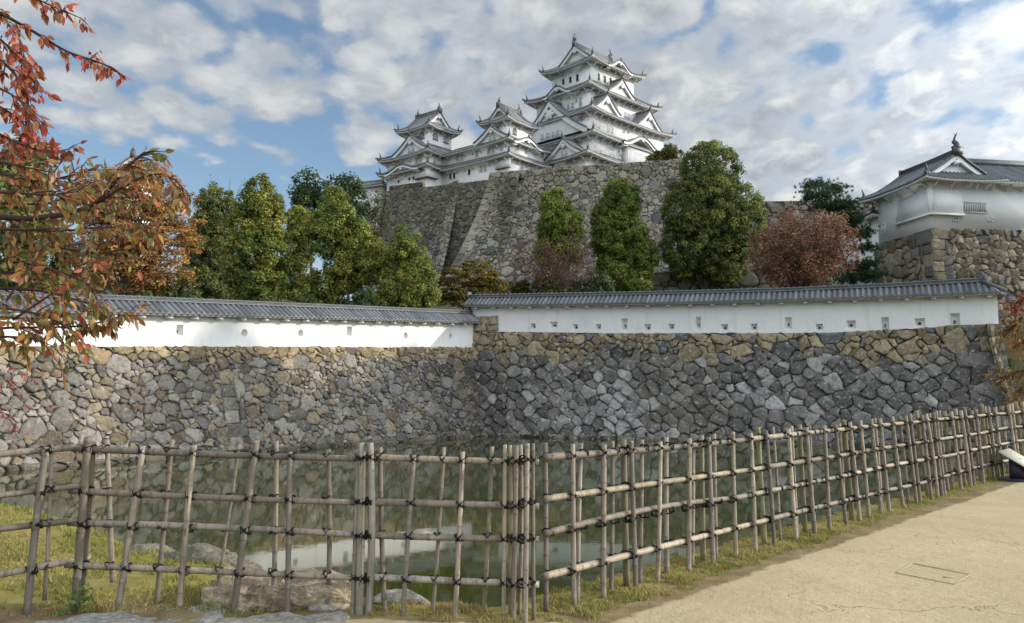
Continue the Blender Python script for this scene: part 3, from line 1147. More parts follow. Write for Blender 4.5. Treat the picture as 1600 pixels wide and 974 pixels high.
class Castle:
    def __init__(self, name, loc, th, label, cat, sp=0.46, rr=0.10, tile=(0.165, 0.168, 0.17), far=True, group=None, k=1.0):
        self.root = thing(name, loc, label, cat, th, group)
        self.loc = np.array(loc, float)
        self.th = th
        self.R2 = np.array([[cos(th), -sin(th)], [sin(th), cos(th)]])
        self.sp, self.rr, self.tile = sp, rr, np.array(tile)
        self.mt = M['fartile'] if far else M['tile']
        self.mp = M['farplaster'] if far else M['plaster']
        self.mw = self.mp
        self.far = far
        self.k = k                    # scale of eave thickness and trim
        self.wcache = {}

    def world(self, p):
        return self.R2 @ np.asarray(p, float)[:2] + self.loc[:2]

    def hit(self, rect, sd_, px, py):
        """pixel -> (distance along the side from its left end, local z) on the side's vertical plane"""
        p, Ln, e1, e2 = side_of(rect, sd_)
        s, z, _ = on_line(px, py, self.world(p), self.world(p + e1))
        return s, z - self.loc[2]

    def lift(self, x, Ln, amt):
        d = np.minimum(x, Ln - x)
        return amt * np.clip(1 - d / (0.30 * Ln + 0.5), 0, 1) ** 2

    def wall(self, rect, z0, z1, name='wall'):
        x0, x1, y0, y1 = rect
        mb = MB()
        mb.obox(((x0 + x1) / 2, (y0 + y1) / 2, (z0 + z1) / 2), (x1 - x0, 0, 0), (0, y1 - y0, 0), (0, 0, z1 - z0), WHITE)
        return mb.build(name, self.mp, self.root)

    def roof_side(self, mb, p, Ln, e1, e2, wmax, zf, runf, cuts=()):
        x = rib_columns(Ln, self.sp, not self.far)
        for c in cuts:
            x = np.unique(np.concatenate([x, [c - 1e-3, c + 1e-3]]))
        wm = wmax(x)
        rows = []
        for q in np.linspace(0, 1, 6):
            w = wm * q
            z = zf(x, w) + rib_h(x, self.sp, self.rr)
            xy = p + x[:, None] * e1 - (runf * w)[:, None] * e2
            rows.append(np.concatenate([xy, z[:, None]], 1))
        P = np.stack(rows, 1)
        mb.grid(P, tilecol(x, self.sp, 6, self.tile, 3))
        lo = P[:, 0].copy()
        lo[:, 2] -= 0.16 * self.k + rib_h(x, self.sp, self.rr) * 0.5
        mb.grid(np.stack([lo, P[:, 0]], 1), tilecol(x, self.sp, 2, self.tile * 0.6, 3))

    def under(self, mb, out, over, z0, amt, slope=0.30, struts=True, sides='RLBE'):
        """white plastered rafters, their end board and the struts below an eave"""
        k = self.k
        spr = 0.52 * k
        for s_ in sides:
            p, Ln, e1, e2 = side_of(out, s_)
            x = np.arange(0.06, Ln - 0.05, spr / 4)
            x = np.concatenate([x, [Ln - 0.05]])
            n = len(x)
            ph = np.where(((x / spr) % 1) < 0.5, 1.0, 0.0)
            lf = self.lift(x, Ln, amt)
            vm = np.clip(np.minimum(np.minimum(x, Ln - x) / over, 1), 0.02, 1)
            rows = []
            a = 0.08 * k
            for kk, (v, zz) in enumerate(((0, -0.14 * k), (0, -0.36 * k), (0.5, -0.36 * k), (1.0, -0.36 * k))):
                vv = np.minimum(v, vm)
                z = z0 + lf * (1 - vv) ** 2 + zz + slope * over * vv - (0.075 * k * ph if kk else 0)
                xy = p + x[:, None] * e1 - (a + vv * (over - a))[:, None] * e2
                rows.append(np.concatenate([xy, z[:, None]], 1))
            P = np.stack(rows, 1)
            mb.grid(P, WHITE * 0.93, True)
            if struts:
                m = max(2, int((Ln - 2 * over) / (2.0 * k)))
                for q in np.linspace(over + .25, Ln - over - .25, m):
                    b = p + q * e1
                    a_ = np.append(b - e2 * (over - 0.02), z0 + slope * over - 1.45 * k)
                    c_ = np.append(b - e2 * (0.38 * over), z0 + slope * over * .6 - 0.55 * k)
                    d_ = (c_ - a_)
                    mid = (a_ + c_) / 2
                    mb.obox(mid, np.append(e1, 0) * 0.19 * k, d_, np.array([0, 0, 0.24 * k]), WHITE * 0.95)

    def hips(self, mb, out, inn, zc, amt, r=0.20, which='RLBE'):
        cs = {'R': ((out[0], out[2]), (inn[0], inn[2])), 'E': ((out[1], out[2]), (inn[1], inn[2])), 'B': ((out[1], out[3]), (inn[1], inn[3])), 'L': ((out[0], out[3]), (inn[0], inn[3]))}
        k = self.k
        for q in which:
            a, b = (np.array(t, float) for t in cs[q])
            w = np.linspace(-0.05, 1, 9)
            xy = a + (b - a) * w[:, None]
            z = zc(np.clip(w, 0, 1)) + amt * (1 - w) ** 2 + 0.12 * k
            z[0] += 0.16 * k
            mb.tube(np.concatenate([xy, z[:, None]], 1), r * k, 6, self.tile * 0.8)
            # end tile with its upright horn
            u = (b - a) / np.linalg.norm(b - a)
            e = a + u * 0.75 * k
            ze = float(zc(np.array([0.06]))[0]) + amt * .85
            mb.obox((e[0], e[1], ze + .38 * k), np.append(u, 0) * .3 * k, np.append([-u[1], u[0]], 0) * .5 * k, (0, 0, .6 * k), self.tile * .6)
            mb.tube([(e[0], e[1], ze + .6 * k), (e[0] - u[0] * .1 * k, e[1] - u[1] * .1 * k, ze + 1.05 * k), (e[0] - u[0] * .3 * k, e[1] - u[1] * .3 * k, ze + 1.45 * k)], [.16 * k, .11 * k, .04 * k], 5, self.tile * .55)

    def skirt(self, out, inn, z0, z1, over, amt=0.7, struts=True, slope=0.30, which='RLBE'):
        mb = MB()
        for s_ in 'RLBE':
            p, Ln, e1, e2 = side_of(out, s_)
            run, i0, i1 = insets(out, inn, s_)
            wmax = lambda x: np.clip(np.minimum(np.minimum(x / max(i0, .01), (Ln - x) / max(i1, .01)), 1), 0, 1)
            zf = lambda x, w: z0 + (z1 - z0) * prof(w) + self.lift(x, Ln, amt) * (1 - w) ** 2
            self.roof_side(mb, p, Ln, e1, e2, wmax, zf, run)
        self.hips(mb, out, inn, lambda w: z0 + (z1 - z0) * prof(w), amt, which=which)
        # courses where the roof meets the wall above
        x0, x1, y0, y1 = inn
        for a, b in (((x0, y0), (x1, y0)), ((x0, y1), (x0, y0)), ((x1, y0), (x1, y1)), ((x1, y1), (x0, y1))):
            mb.tube([(a[0], a[1], z1 + .1), (b[0], b[1], z1 + .1)], .2 * self.k, 6, self.tile * .85)
        rf = mb.build('roof', self.mt, self.root)
        eb = MB()
        self.under(eb, out, over, z0, amt, slope, struts)
        eb.build('eave', self.mp, rf)
        return rf

    def ornament(self, x, y, z, h, dx, dy, name='ridge_ornament'):
        """a fish with its head on the ridge and its tail up"""
        mb = MB()
        t = np.linspace(0, 1, 9)
        d = np.array([dx, dy, 0.0])
        P = np.array([x, y, z]) + d * (h * (0.34 * np.sin(t * 2.6)[:, None] - 0.16)) + np.array([0, 0, 1.0]) * (h * 0.86 * t)[:, None]
        mb.tube(P, h * np.array([.17, .20, .19, .16, .13, .10, .08, .06, .03]), 7, self.tile * .55)
        s = np.array([-dy, dx, 0.0])
        tip = P[-1]
        for sg in (-1, 1):
            mb.add([tip + s * .02, tip + d * h * .20 * sg + np.array([0, 0, h * .20]), tip + d * h * .05 * sg + np.array([0, 0, -h * .16]), tip - s * .02], [(0, 1, 2), (3, 2, 1)], self.tile * .55)
            mb.obox(P[3] + s * sg * h * .16, s * h * .2, d * h * .05, np.array([0, 0, h * .22]), self.tile * .55)
        mb.obox((x, y, z - h * .05), d * h * .5, s * h * .34, (0, 0, h * .22), self.tile * .55)
        return mb.build(name, self.mt, self.root)

    def gable_face(self, mbw, mbd, o, e1, e2, pts, rec, thick=.30, board=.55, flat_z=None):
        """white boards following the gable curve pts [(s, z)...], dark tile edge on top, recessed wall"""
        e1 = np.append(e1, 0)
        e2 = np.append(e2, 0)
        Z = np.array([0, 0, 1.0])
        P = np.array([o + e1 * s + Z * z for s, z in pts])
        k = self.k
        mbd.tube(P + e2 * .06 + Z * .10, .17 * k, 6, self.tile * .75)
        lo = P - Z * board
        mid = len(P) // 2
        F0 = np.stack([P - Z * .02, lo], 1)
        mbw.grid(F0, WHITE, True)
        mbw.grid(np.stack([lo, lo - e2 * thick], 1), WHITE, True)
        # recessed wall
        zb = min(z for s, z in pts) - (0.1 if flat_z is None else 0)
        if flat_z is not None:
            zb = flat_z
        Q = P - Z * .05 - e2 * rec
        base = Q.copy()
        base[:, 2] = o[2] + zb
        mbw.grid(np.stack([Q, base], 1), WHITE * .97, True)
        return P

    def pendant(self, o, e1, e2, w, h):
        """carved plaster pendant under a gable's peak"""
        mb = MB()
        an = np.linspace(0, 2 * pi, 24, endpoint=False)
        r = 0.5 + 0.12 * np.cos(an * 6) + 0.05 * np.cos(an * 3)
        s = r * np.cos(an) * w
        z = r * np.sin(an) * h
        e1 = np.append(e1, 0)
        e2 = np.append(e2, 0)
        P = np.array([o + e1 * a + np.array([0, 0, b]) for a, b in zip(s, z)])
        n = len(P)
        v = np.concatenate([P - e2 * .05, P + e2 * .12, o + (P - o) * .55 + e2 * .2])
        f = [(q * n + i, q * n + (i + 1) % n, (q + 1) * n + (i + 1) % n, (q + 1) * n + i) for q in range(2) for i in range(n)]
        f.append(tuple(range(2 * n, 3 * n)))
        mb.add(v, f, WHITE * .92)
        return mb

    def gable(self, rect, sd_, inset, sc, zb, hw, h, depth, zbase_wall=None, win=0, pend=True, board=None, orn=True):
        """triangular dormer gable; sc: centre along the side, zb: z of its foot, h: height of the peak"""
        p, Ln, e1, e2 = side_of(rect, sd_)
        o2 = p + e1 * sc - e2 * inset
        o = np.append(o2, zb)
        k = self.k
        mb, wb = MB(), MB()
        y = rib_columns(depth, self.sp, not self.far)
        E1, E2 = np.append(e1, 0), np.append(e2, 0)
        zz = lambda q: h * (0.70 * (1 - q) + 0.30 * (1 - q) ** 2.2)       # q: 0 ridge .. 1 foot
        for sg in (-1, 1):
            rows = []
            for q in np.linspace(1.0, 0.0, 7):
                P = o + E1 * (sg * hw * q) - E2 * y[:, None] + np.array([0, 0, 1.0]) * (zz(q) + rib_h(y, self.sp, self.rr * .8))[:, None]
                rows.append(P)
            P = np.stack(rows, 1)
            mb.grid(P, tilecol(y, self.sp, 7, self.tile, 5), sg > 0)
            lo = P[:, 0].copy()
            lo[:, 2] -= .2 * k
            mb.grid(np.stack([lo, P[:, 0]], 1), self.tile * .6, sg > 0)
        # ridge
        R = [o - E2 * t + np.array([0, 0, h + .2 * k]) for t in (-.12, depth * .5, depth)]
        mb.tube(R, .24 * k, 7, self.tile * .8)
        if orn:
            mb.obox(R[0] + np.array([0, 0, .12 * k]), E1 * .55 * k, E2 * .28 * k, (0, 0, .75 * k), self.tile * .55)
            mb.tube([R[0] + np.array([0, 0, .45 * k]), R[0] + np.array([0, 0, .95 * k]) + E2 * .15 * k, R[0] + np.array([0, 0, 1.3 * k]) + E2 * .35 * k], [.15 * k, .1 * k, .04 * k], 5, self.tile * .55)
        qs = np.linspace(-1, 1, 25)
        pts = [(q * hw, zz(abs(q))) for q in qs]
        bd = board or min(.16 * h + .22 * k, .9 * k)
        self.gable_face(wb, mb, o + E2 * .02, e1, e2, pts, .55 * k, .35 * k, bd, zbase_wall)
        g = mb.build('gable', self.mt, self.root)
        wb.build('gable_wall', self.mp, g)
        if pend:
            self.pendant(o + E2 * .02 - E2 * .1 + np.array([0, 0, h - bd - .22 * h]), e1, e2, .30 * h, .26 * h).build('pendant', self.mp, g)
        for j in range(win):
            s = (j - (win - 1) / 2) * 1.0 * k
            self.window_at(o + E1 * s - E2 * (.55 * k - .02) + np.array([0, 0, .16 * h]), e1, e2, .62 * k, .8 * k, 'panel', g)
        return g

    def kara(self, rect, sd_, inset, sc, zb, hw, h, depth, drop=.55, wall_drop=1.3, fl=None):
        """undulating gable rising out of an eave"""
        p, Ln, e1, e2 = side_of(rect, sd_)
        o = np.append(p + e1 * sc - e2 * inset, zb)
        k = self.k
        E1, E2 = np.append(e1, 0), np.append(e2, 0)
        Z = np.array([0, 0, 1.0])
        f = lambda q: h * (0.5 + 0.5 * np.cos(np.clip(np.abs(q), 0, 1) * pi)) + .10 * h * np.clip(np.abs(q) - .85, 0, 1)
        qs = np.linspace(-1.08, 1.08, 33)
        mb, wb = MB(), MB()
        y = rib_columns(depth, self.sp, not self.far)
        rows = [o + E1 * (hw * q) - E2 * y[:, None] + Z * (f(q) + rib_h(y, self.sp, self.rr * .7))[:, None] for q in qs]
        P = np.stack(rows, 1)
        mb.grid(P, tilecol(y, self.sp, 33, self.tile, 6), True)
        pts = np.array([o + E1 * (hw * q) + Z * f(q) for q in qs])
        mb.tube(pts + E2 * .05 + Z * .05, .17 * k, 6, self.tile * .7)
        lo = pts - Z * (drop * k)
        wb.grid(np.stack([pts + E2 * .03, lo + E2 * .03], 1), WHITE, True)
        wb.grid(np.stack([lo + E2 * .03, lo - E2 * .45 * k], 1), WHITE, True)
        lo2 = pts - Z * (drop * k) - E2 * .45 * k
        lo3 = lo2 - Z * .28 * k
        wb.grid(np.stack([lo2, lo3], 1), WHITE * .96, True)
        wb.grid(np.stack([lo3, lo3 - E2 * (depth * .55)], 1), WHITE * .94, True)
        # wall closing the arch
        w0 = pts[3:-3] - Z * .2 - E2 * (depth * .5)
        w1 = w0.copy()
        w1[:, 2] = zb - wall_drop
        wb.grid(np.stack([w0, w1], 1), WHITE * .97, True)
        # ridge ends
        R = [o - E2 * t + Z * (h + .15 * k) for t in (-.1, depth)]
        mb.tube(R, .2 * k, 6, self.tile * .8)
        mb.obox(R[0] + Z * .1 * k, E1 * .5 * k, E2 * .25 * k, (0, 0, .55 * k), self.tile * .55)
        g = mb.build('curved_gable', self.mt, self.root)
        wb.build('gable_wall', self.mp, g)
        self.pendant(o - E2 * .1 + Z * (h - drop * k - .30 * k), e1, e2, .9 * k, .45 * k).build('pendant', self.mp, g)
        return g

    def irimoya(self, out, z0, zr, axis, gi, over, amt=.8, orn=1.6, win=0, struts=True, slope=.28, which='RLBE'):
        """hip-and-gable roof"""
        x0, x1, y0, y1 = out
        k = self.k
        longs, ends = ('RB', 'LE') if axis == 'x' else ('LE', 'RB')
        D = ((y1 - y0) if axis == 'x' else (x1 - x0)) / 2
        H = zr - z0
        mb = MB()
        zp = lambda w: H * prof(w)
        for s_ in longs:
            p, Ln, e1, e2 = side_of(out, s_)
            wmax = lambda x: np.where((x >= gi) & (x <= Ln - gi), 1.0, np.clip(np.minimum(x, Ln - x) / D, 0, 1))
            zf = lambda x, w: z0 + zp(w) + self.lift(x, Ln, amt) * (1 - w) ** 3
            self.roof_side(mb, p, Ln, e1, e2, wmax, zf, D, (gi, Ln - gi))
        for s_ in ends:
            p, Ln, e1, e2 = side_of(out, s_)
            gw = (gi + .65 * k) / D
            wmax = lambda x: np.clip(np.minimum(np.minimum(x, Ln - x) / D, gw), 0, gw)
            zf = lambda x, w: z0 + zp(w) + self.lift(x, Ln, amt) * (1 - w) ** 3
            self.roof_side(mb, p, Ln, e1, e2, wmax, zf, D)
        inn = (x0 + gi, x1 - gi, y0 + gi, y1 - gi)
        self.hips(mb, out, inn, lambda w: z0 + zp(w * gi / D), amt, which=which)
        cx, cy = (x0 + x1) / 2, (y0 + y1) / 2
        gl = []
        for s_ in ends:
            p, Ln, e1, e2 = side_of(out, s_)
            o = np.append(p + e1 * Ln / 2 - e2 * gi, z0)
            q = np.linspace(-1, 1, 25) * (1 - gi / D)
            pts = [(t * D, float(zp(1 - abs(t)))) for t in q]
            wb = MB()
            bd = .13 * (H * (1 - prof(gi / D))) + .3 * k
            self.gable_face(wb, mb, o, e1, e2, pts, .65 * k, .4 * k, bd)
            gl.append((wb, o, e1, e2, bd))
            # descending ridges beside the gable edge
            for sg in (-1, 1):
                mb.tube([o + np.append(e1, 0) * (sg * D * (1 - w)) - np.append(e2, 0) * .75 * k + np.array([0, 0, float(zp(w)) + .14 * k]) for w in np.linspace(gi / D * .8, 1, 7)], .17 * k, 6, self.tile * .8)
        if axis == 'x':
            a, b = np.array([x0 + gi - .15, cy]), np.array([x1 - gi + .15, cy])
        else:
            a, b = np.array([cx, y0 + gi - .15]), np.array([cx, y1 - gi + .15])
        for r_, dz in ((.30, .05), (.24, .32), (.28, .52)):
            mb.tube([np.append(a, zr + dz * k), np.append((a + b) / 2, zr + dz * k - .04), np.append(b, zr + dz * k)], r_ * k, 7, self.tile * .8, True, .75)
        d = (b - a) / np.linalg.norm(b - a)
        for e, sg in ((a, 1), (b, -1)):
            mb.obox(np.append(e, zr + .25 * k), np.append(d, 0) * .3 * k, np.append([-d[1], d[0]], 0) * .85 * k, (0, 0, 1.0 * k), self.tile * .55)
        rf = mb.build('roof', self.mt, self.root)
        for wb, o, e1, e2, bd in gl:
            w_ = wb.build('gable_wall', self.mp, rf)
            hh = H * (1 - prof(gi / D))
            self.pendant(o - np.append(e2, 0) * .12 + np.array([0, 0, H - bd - .16 * hh]), e1, e2, .32 * hh, .22 * hh).build('pendant', self.mp, rf)
        eb = MB()
        self.under(eb, out, over, z0, amt, slope, struts)
        eb.build('eave', self.mp, rf)
        if orn:
            for e, sg in ((a, 1), (b, -1)):
                q = e + d * sg * .45 * k
                self.ornament(q[0], q[1], zr + .7 * k, orn, -d[0] * sg, -d[1] * sg)
        return rf

    def window_at(self, o, e1, e2, w, h, style='bars', parent=None):
        """a window centred at o on a wall with outward e2"""
        E1, E2, Z = np.append(e1, 0), np.append(e2, 0), np.array([0, 0, 1.0])
        k = self.k
        fb = MB()
        t = .09 * k
        base = np.zeros(3)
        if style == 'bell':
            an = np.linspace(0, pi, 11)
            arc = [(-.5 * w, -.5 * h)] + [(-.5 * w * cos(a) * (1 if a < pi / 2 else 1), -.05 * h + .55 * h * sin(a) ** .8) for a in an] + [(.5 * w, -.5 * h)]
            P = np.array([base + E1 * a + Z * b for a, b in arc])
            fb.tube(P + E2 * .05, .09 * k, 5, (.10, .10, .10))
            fb.obox(base - Z * (.5 * h + .06), E1 * w * 1.35, E2 * .3 * k, Z * .16 * k, (.12, .12, .12))
            bk = MB()
            bk.add(P + E2 * .02, [tuple(range(len(P)))[::-1]], (.45, .45, .43))
            for q in (-.2, 0, .2):
                bk.obox(base + E1 * q * w + E2 * .05, E1 * .05 * w, E2 * .05, Z * .9 * h, (.16, .16, .16))
        else:
            for sg in (-1, 1):
                fb.obox(base + E1 * sg * (w / 2 + t / 2) + E2 * .03, E1 * t, E2 * .12 * k, Z * (h + 2 * t), WHITE)
                fb.obox(base + Z * sg * (h / 2 + t / 2) + E2 * .03, E1 * w, E2 * (.12 if sg > 0 else .2) * k, Z * t, WHITE)
            bk = MB()
            dark = {'dark': (.018, .018, .02), 'bars': (.12, .12, .125), 'panel': (.46, .465, .47), 'half': (.03, .03, .03)}[style]
            bk.obox(base - E2 * .01, E1 * w, E2 * .05, Z * h, dark)  # in open windows a dark sheet painted as the unlit inside
            if style == 'bars':
                n = max(2, int(w / (.24 * k)))
                for q in range(n):
                    bk.obox(base + E1 * ((q + .5) / n - .5) * w + E2 * .03, E1 * w / n * .48, E2 * .08 * k, Z * h, WHITE * .92)
            if style == 'panel':
                for q in (-.25, 0, .25):
                    bk.obox(base + E1 * q * w + E2 * .02, E1 * .05 * w, E2 * .05 * k, Z * h, WHITE * .85)
            if style == 'half':
                bk.obox(base + E1 * w * .22 + E2 * .02, E1 * w * .5, E2 * .06 * k, Z * h, WHITE * .95)
        f = fb.build('window', self.mw, parent or self.root)
        f.location = tuple(o)
        g = bk.build('lattice' if style in ('bars', 'panel', 'bell') else 'opening_or_shutter', self.mw, f)
        return f

    def window(self, rect, sd_, px, py, wpx, hpx, style='panel'):
        p, Ln, e1, e2 = side_of(rect, sd_)
        s, z = self.hit(rect, sd_, px, py)
        s1, _ = self.hit(rect, sd_, px + wpx / 2, py)
        s0, _ = self.hit(rect, sd_, px - wpx / 2, py)
        _, z1 = self.hit(rect, sd_, px, py - hpx / 2)
        _, z0 = self.hit(rect, sd_, px, py + hpx / 2)
        o = np.append(p + e1 * s + e2 * .015, (z0 + z1) / 2)
        return self.window_at(o, e1, e2, max(s1 - s0, .4), z1 - z0, style)

    def drop_box(self, rect, s_a, s_b, z0, z1, sd_='R', out=.7):
        """stone-dropping bay: flares outwards downwards"""
        p, Ln, e1, e2 = side_of(rect, sd_)
        E1, E2 = np.append(e1, 0), np.append(e2, 0)
        a, b = np.append(p + e1 * s_a, 0), np.append(p + e1 * s_b, 0)
        Z = np.array([0, 0, 1.0])
        v = [a + Z * z1 + E2 * .02, b + Z * z1 + E2 * .02, b + Z * z0 + E2 * out, a + Z * z0 + E2 * out, a + Z * z0, b + Z * z0, a + Z * z1, b + Z * z1]
        mb = MB()
        mb.add(v, [(0, 3, 2, 1), (3, 4, 5, 2), (0, 6, 4, 3), (1, 2, 5, 7), (0, 1, 7, 6)], WHITE)
        mb.obox((a + b) / 2 + Z * (z0 - .06) + E2 * (out / 2 + .04), E1 * (abs(s_b - s_a) + .12), E2 * (out + .12), Z * .12, (.16, .15, .14) if self.far else WHITE * .8)
        return mb.build('drop_box', self.mp, self.root)


def shrink(r, a, b=None):
    b = a if b is None else b
    return (r[0] + a, r[1] - a, r[2] + b, r[3] - b)


# ---- main keep
KC = np.array([17.75, 176.7])
kp = Castle('castle_keep', (KC[0], KC[1], 0), radians(45), 'tall white castle keep of five tiered grey roofs', 'castle keep')
E5, E4, E3, E2 = (-9.13, 9.13, -7.47, 7.47), (-12.39, 12.39, -9.2, 9.2), (-14.4, 14.4, -11.5, 11.5), (-15.6, 15.6, -12.8, 12.8)
E1_ = (-19.4, 15.5, -14.4, 12.0)
W5, W4, W3, W2, W1 = shrink(E5, 1.95), shrink(E4, 2.0), shrink(E3, 2.0), shrink(E2, 2.0), (-17.3, 13.5, -12.3, 10)
Z5, Z4, Z3, Z2, Z1 = 69.3, 62.45, 56.4, 51.0, 45.8
for w_, a, b in ((W1, 36, Z1 + .1), (W2, Z1, Z2 + .1), (W3, Z2, Z3 + .1), (W4, Z3, Z4 + .1), (W5, Z4, Z5 + .1)):
    kp.wall(w_, a, b)
kp.skirt(E1_, shrink(W2, -.02), Z1, Z1 + 1.9, 2.05, .7)
kp.skirt(E2, shrink(W3, -.02), Z2, Z2 + 1.75, 2.0, .7)
kp.skirt(E3, shrink(W4, -.02), Z3, Z3 + 2.15, 2.0, .75)
kp.skirt(E4, shrink(W5, -.02), Z4, Z4 + 2.75, 2.0, .8)
tz = at(894, 70, 172.1)[2]
kp.irimoya(E5, Z5, tz, 'x', 2.9, 1.95, .85, 2.0)


def px_gable(B, rect, sd_, inset, apex, left, right, zfoot_px, depth, **kw):
    p, Ln, e1, e2 = side_of(rect, sd_)
    rr_ = {'R': (rect[0], rect[1], rect[2] + inset, rect[3]), 'L': (rect[0] + inset, rect[1], rect[2], rect[3])}[sd_]
    sc, za = B.hit(rr_, sd_, *apex)
    sl, zl = B.hit(rr_, sd_, left, zfoot_px[0])
    sr, zr = B.hit(rr_, sd_, right, zfoot_px[1])
    zb = (zl + zr) / 2
    return B.gable(rect, sd_, inset, (sl + sr) / 2 * .35 + sc * .65, zb, (sr - sl) / 2, za - zb, depth, **kw)


px_gable(kp, E4, 'R', .7, (972.5, 124), 951, 994, (141, 158), 5.6)
px_gable(kp, E3, 'R', .7, (949, 147), 931, 972, (166, 184), 4.6)
px_gable(kp, E3, 'R', .7, (1016, 173.5), 996, 1034, (192, 208), 4.6)
px_gable(kp, E1_, 'L', .8, (878, 216.5), 852, 911, (250, 236), 4.5, win=2)
# the big hip-and-gable on the left flank
px_gable(kp, E2, 'L', 1.3, (855.5, 158), 806, 921, (229, 200), 7.0, pend=True, board=1.25)
# undulating gables
sc_, zc_ = kp.hit(E5, 'R', 966, 99)
kp.kara(E5, 'R', -.02, sc_ + .9, Z5 + .02, 3.9, 1.75, 4.5)
sc_, zc_ = kp.hit(E4, 'L', 869.5, 140)
kp.kara(E4, 'L', -.02, sc_, Z4 + .05, 3.4, 1.5, 4.5)
sc_, _ = kp.hit(E2, 'R', 1003, 223)
kp.kara(E2, 'R', -.35, sc_, Z2 + .02, 6.0, 2.1, 4.2, wall_drop=2.2)
# lattice bay under the large undulating gable
p_, Ln_, e1_, e2_ = side_of(W2, 'R')
s0_, _ = kp.hit(W2, 'R', 971, 240)
mb = MB()
o_ = np.append(p_ + e1_ * (s0_ + 5.2) + e2_ * .75, 48.1)
mb.obox(o_, np.append(e1_, 0) * 10.4, np.append(e2_, 0) * 1.5, (0, 0, 5.2), WHITE * .96)
for q in np.arange(-4.9, 5.0, .42):
    mb.obox(o_ + np.append(e1_, 0) * q + np.append(e2_, 0) * .78, np.append(e1_, 0) * .2, np.append(e2_, 0) * .14, (0, 0, 3.6), WHITE * .9)
mb.build('lattice_bay', kp.mp, kp.root)
# windows (photo pixels)
for x_, y_, w_, h_ in ((880.5, 128, 3.6, 9), (891.5, 125.2, 3.6, 9.5), (902.5, 122, 3.8, 10.5)):
    kp.window(W5, 'L', x_, y_, w_, h_, 'dark')
for x_, y_, w_, h_ in ((937, 121.5, 6.5, 11), (946.5, 125.5, 6.5, 11), (955.5, 128.5, 6.5, 11)):
    kp.window(W5, 'R', x_, y_, w_, h_, 'half')
for x_, y_, w_, h_ in ((888.5, 167, 3.6, 8), (895, 165.5, 3.6, 8), (901, 157, 2.6, 6), (907.5, 159, 3.6, 13)):
    kp.window(W4, 'L', x_, y_, w_, h_, 'panel')
for x_, y_, w_, h_ in ((977, 181, 3.5, 10), (982, 183, 3.5, 10), (963, 168, 3, 7)):
    kp.window(W4, 'R', x_, y_, w_, h_, 'panel')
for x_, y_, w_, h_ in ((930.5, 191.5, 3.2, 10), (936.5, 195, 3.2, 10), (951, 201.5, 3.0, 10), (956.5, 203.5, 3.0, 10), (975, 205, 3, 5), (982, 206, 3, 5)):
    kp.window(W3, 'R', x_, y_, w_, h_, 'panel')
kp.window(W3, 'L', 910.5, 185, 4.5, 6, 'panel')
for x_, y_, w_, h_ in ((934, 232, 3.0, 12), (940, 233.5, 4.5, 11), (955, 239, 3.2, 11.5), (961, 241, 4.5, 11)):
    kp.window(W2, 'R', x_, y_, w_, h_, 'panel')
big = (E2[0] + 1.3 + .55, E2[1], E2[2], E2[3])
for x_, y_, w_, h_ in ((848, 215, 5.5, 8), (856.5, 213, 6.5, 8), (865, 210.5, 5, 8), (872, 208.5, 5, 8)):
    kp.window(big, 'L', x_, y_, w_, h_, 'panel')

# ---- connecting wing with its corner turret
TH2 = radians(50)
v2, u2 = np.array([cos(TH2), sin(TH2)]), np.array([-sin(TH2), cos(TH2)])
pw = at(795.7, 236, 150)
wg = Castle('castle_wing', (pw[0], pw[1], 0), TH2, 'long white two storey castle wing with a small turret on its corner', 'castle wing')
lr = on_line(865, 260, pw[:2], pw[:2] + v2)[0]
WL = (0, lr, 0, 25.0)
zl = pw[2] - .45
zu = at(795.7, 212, 150.2)[2] - .45
zg = at(795.7, 268, 151)[2]
ww = shrink(WL, 1.5)
wg.wall(ww, zg - 3, zl + .1)
wg.wall(ww, zl, zu + .1)
wg.skirt(WL, shrink(ww, -.02), zl, zl + .75, 1.5, .5)
WU = (.1, lr - .2, .1, 25)
wg.skirt(WU, (lr / 2 - .6, lr / 2 + .6, 5.2, 19), zu, zu + 2.6, 1.4, .5)
tp = wg.world((1.7, 1.7))
pt = at(794.8, 180, tp[1])
zt_ = pt[2] - .3
a_ = on_line(846, 196.5, tp, tp + v2)[0]
b_ = on_line(744.4, 190.7, tp, tp + u2)[0]
WT = (1.7, 1.7 + a_, 1.7, 1.7 + b_)
wt = shrink(WT, 1.45)
wg.wall(wt, zu - .5, zt_ + .1)
zr_ = at(778, 166, wg.world((1.7 + 2, 1.7 + b_ / 2))[1])[2]
wg.irimoya(WT, zt_, zr_, 'x', 1.9, 1.45, .6, 1.25)
px_gable(wg, WU, 'L', .7, (765.7, 196.5), 741, 795.0, (224, 212), 5.5, win=2)
sc_, zk = wg.hit(WU, 'R', 826, 221)
wg.kara(WU, 'R', -.05, sc_, zu + .05, 3.9, 1.25, 3.2)
for x_, y_, w_, h_, st in ((782, 195.5, 3.6, 5.5, 'panel'),):
    wg.window(wt, 'L', x_, y_, w_, h_, st)
for x_, y_, w_, h_, st in ((804, 205.5, 5, 9, 'bell'), (811, 196, 4, 5, 'panel'), (824, 205, 5, 5, 'panel')):
    wg.window(wt, 'R', x_, y_, w_, h_, st)
for x_, y_ in ((699, 252.5), (715.5, 248), (722, 246.5), (745.5, 240.5), (764.5, 236), (771, 234.5), (784, 230.5)):
    wg.window(ww, 'L', x_, y_, 4.0, 9.5, 'panel')
for x_, y_ in ((807.5, 232), (823, 236), (837, 241)):
    wg.window(ww, 'R', x_, y_, 5, 9, 'panel')
for x_, y_, st in ((704, 276, 'dark'), (710, 275, 'dark'), (733.5, 269.5, 'dark'), (752, 265, 'bars'), (758.5, 263.5, 'bars')):
    wg.window(ww, 'L', x_, y_, 3.4, 8.5, st)
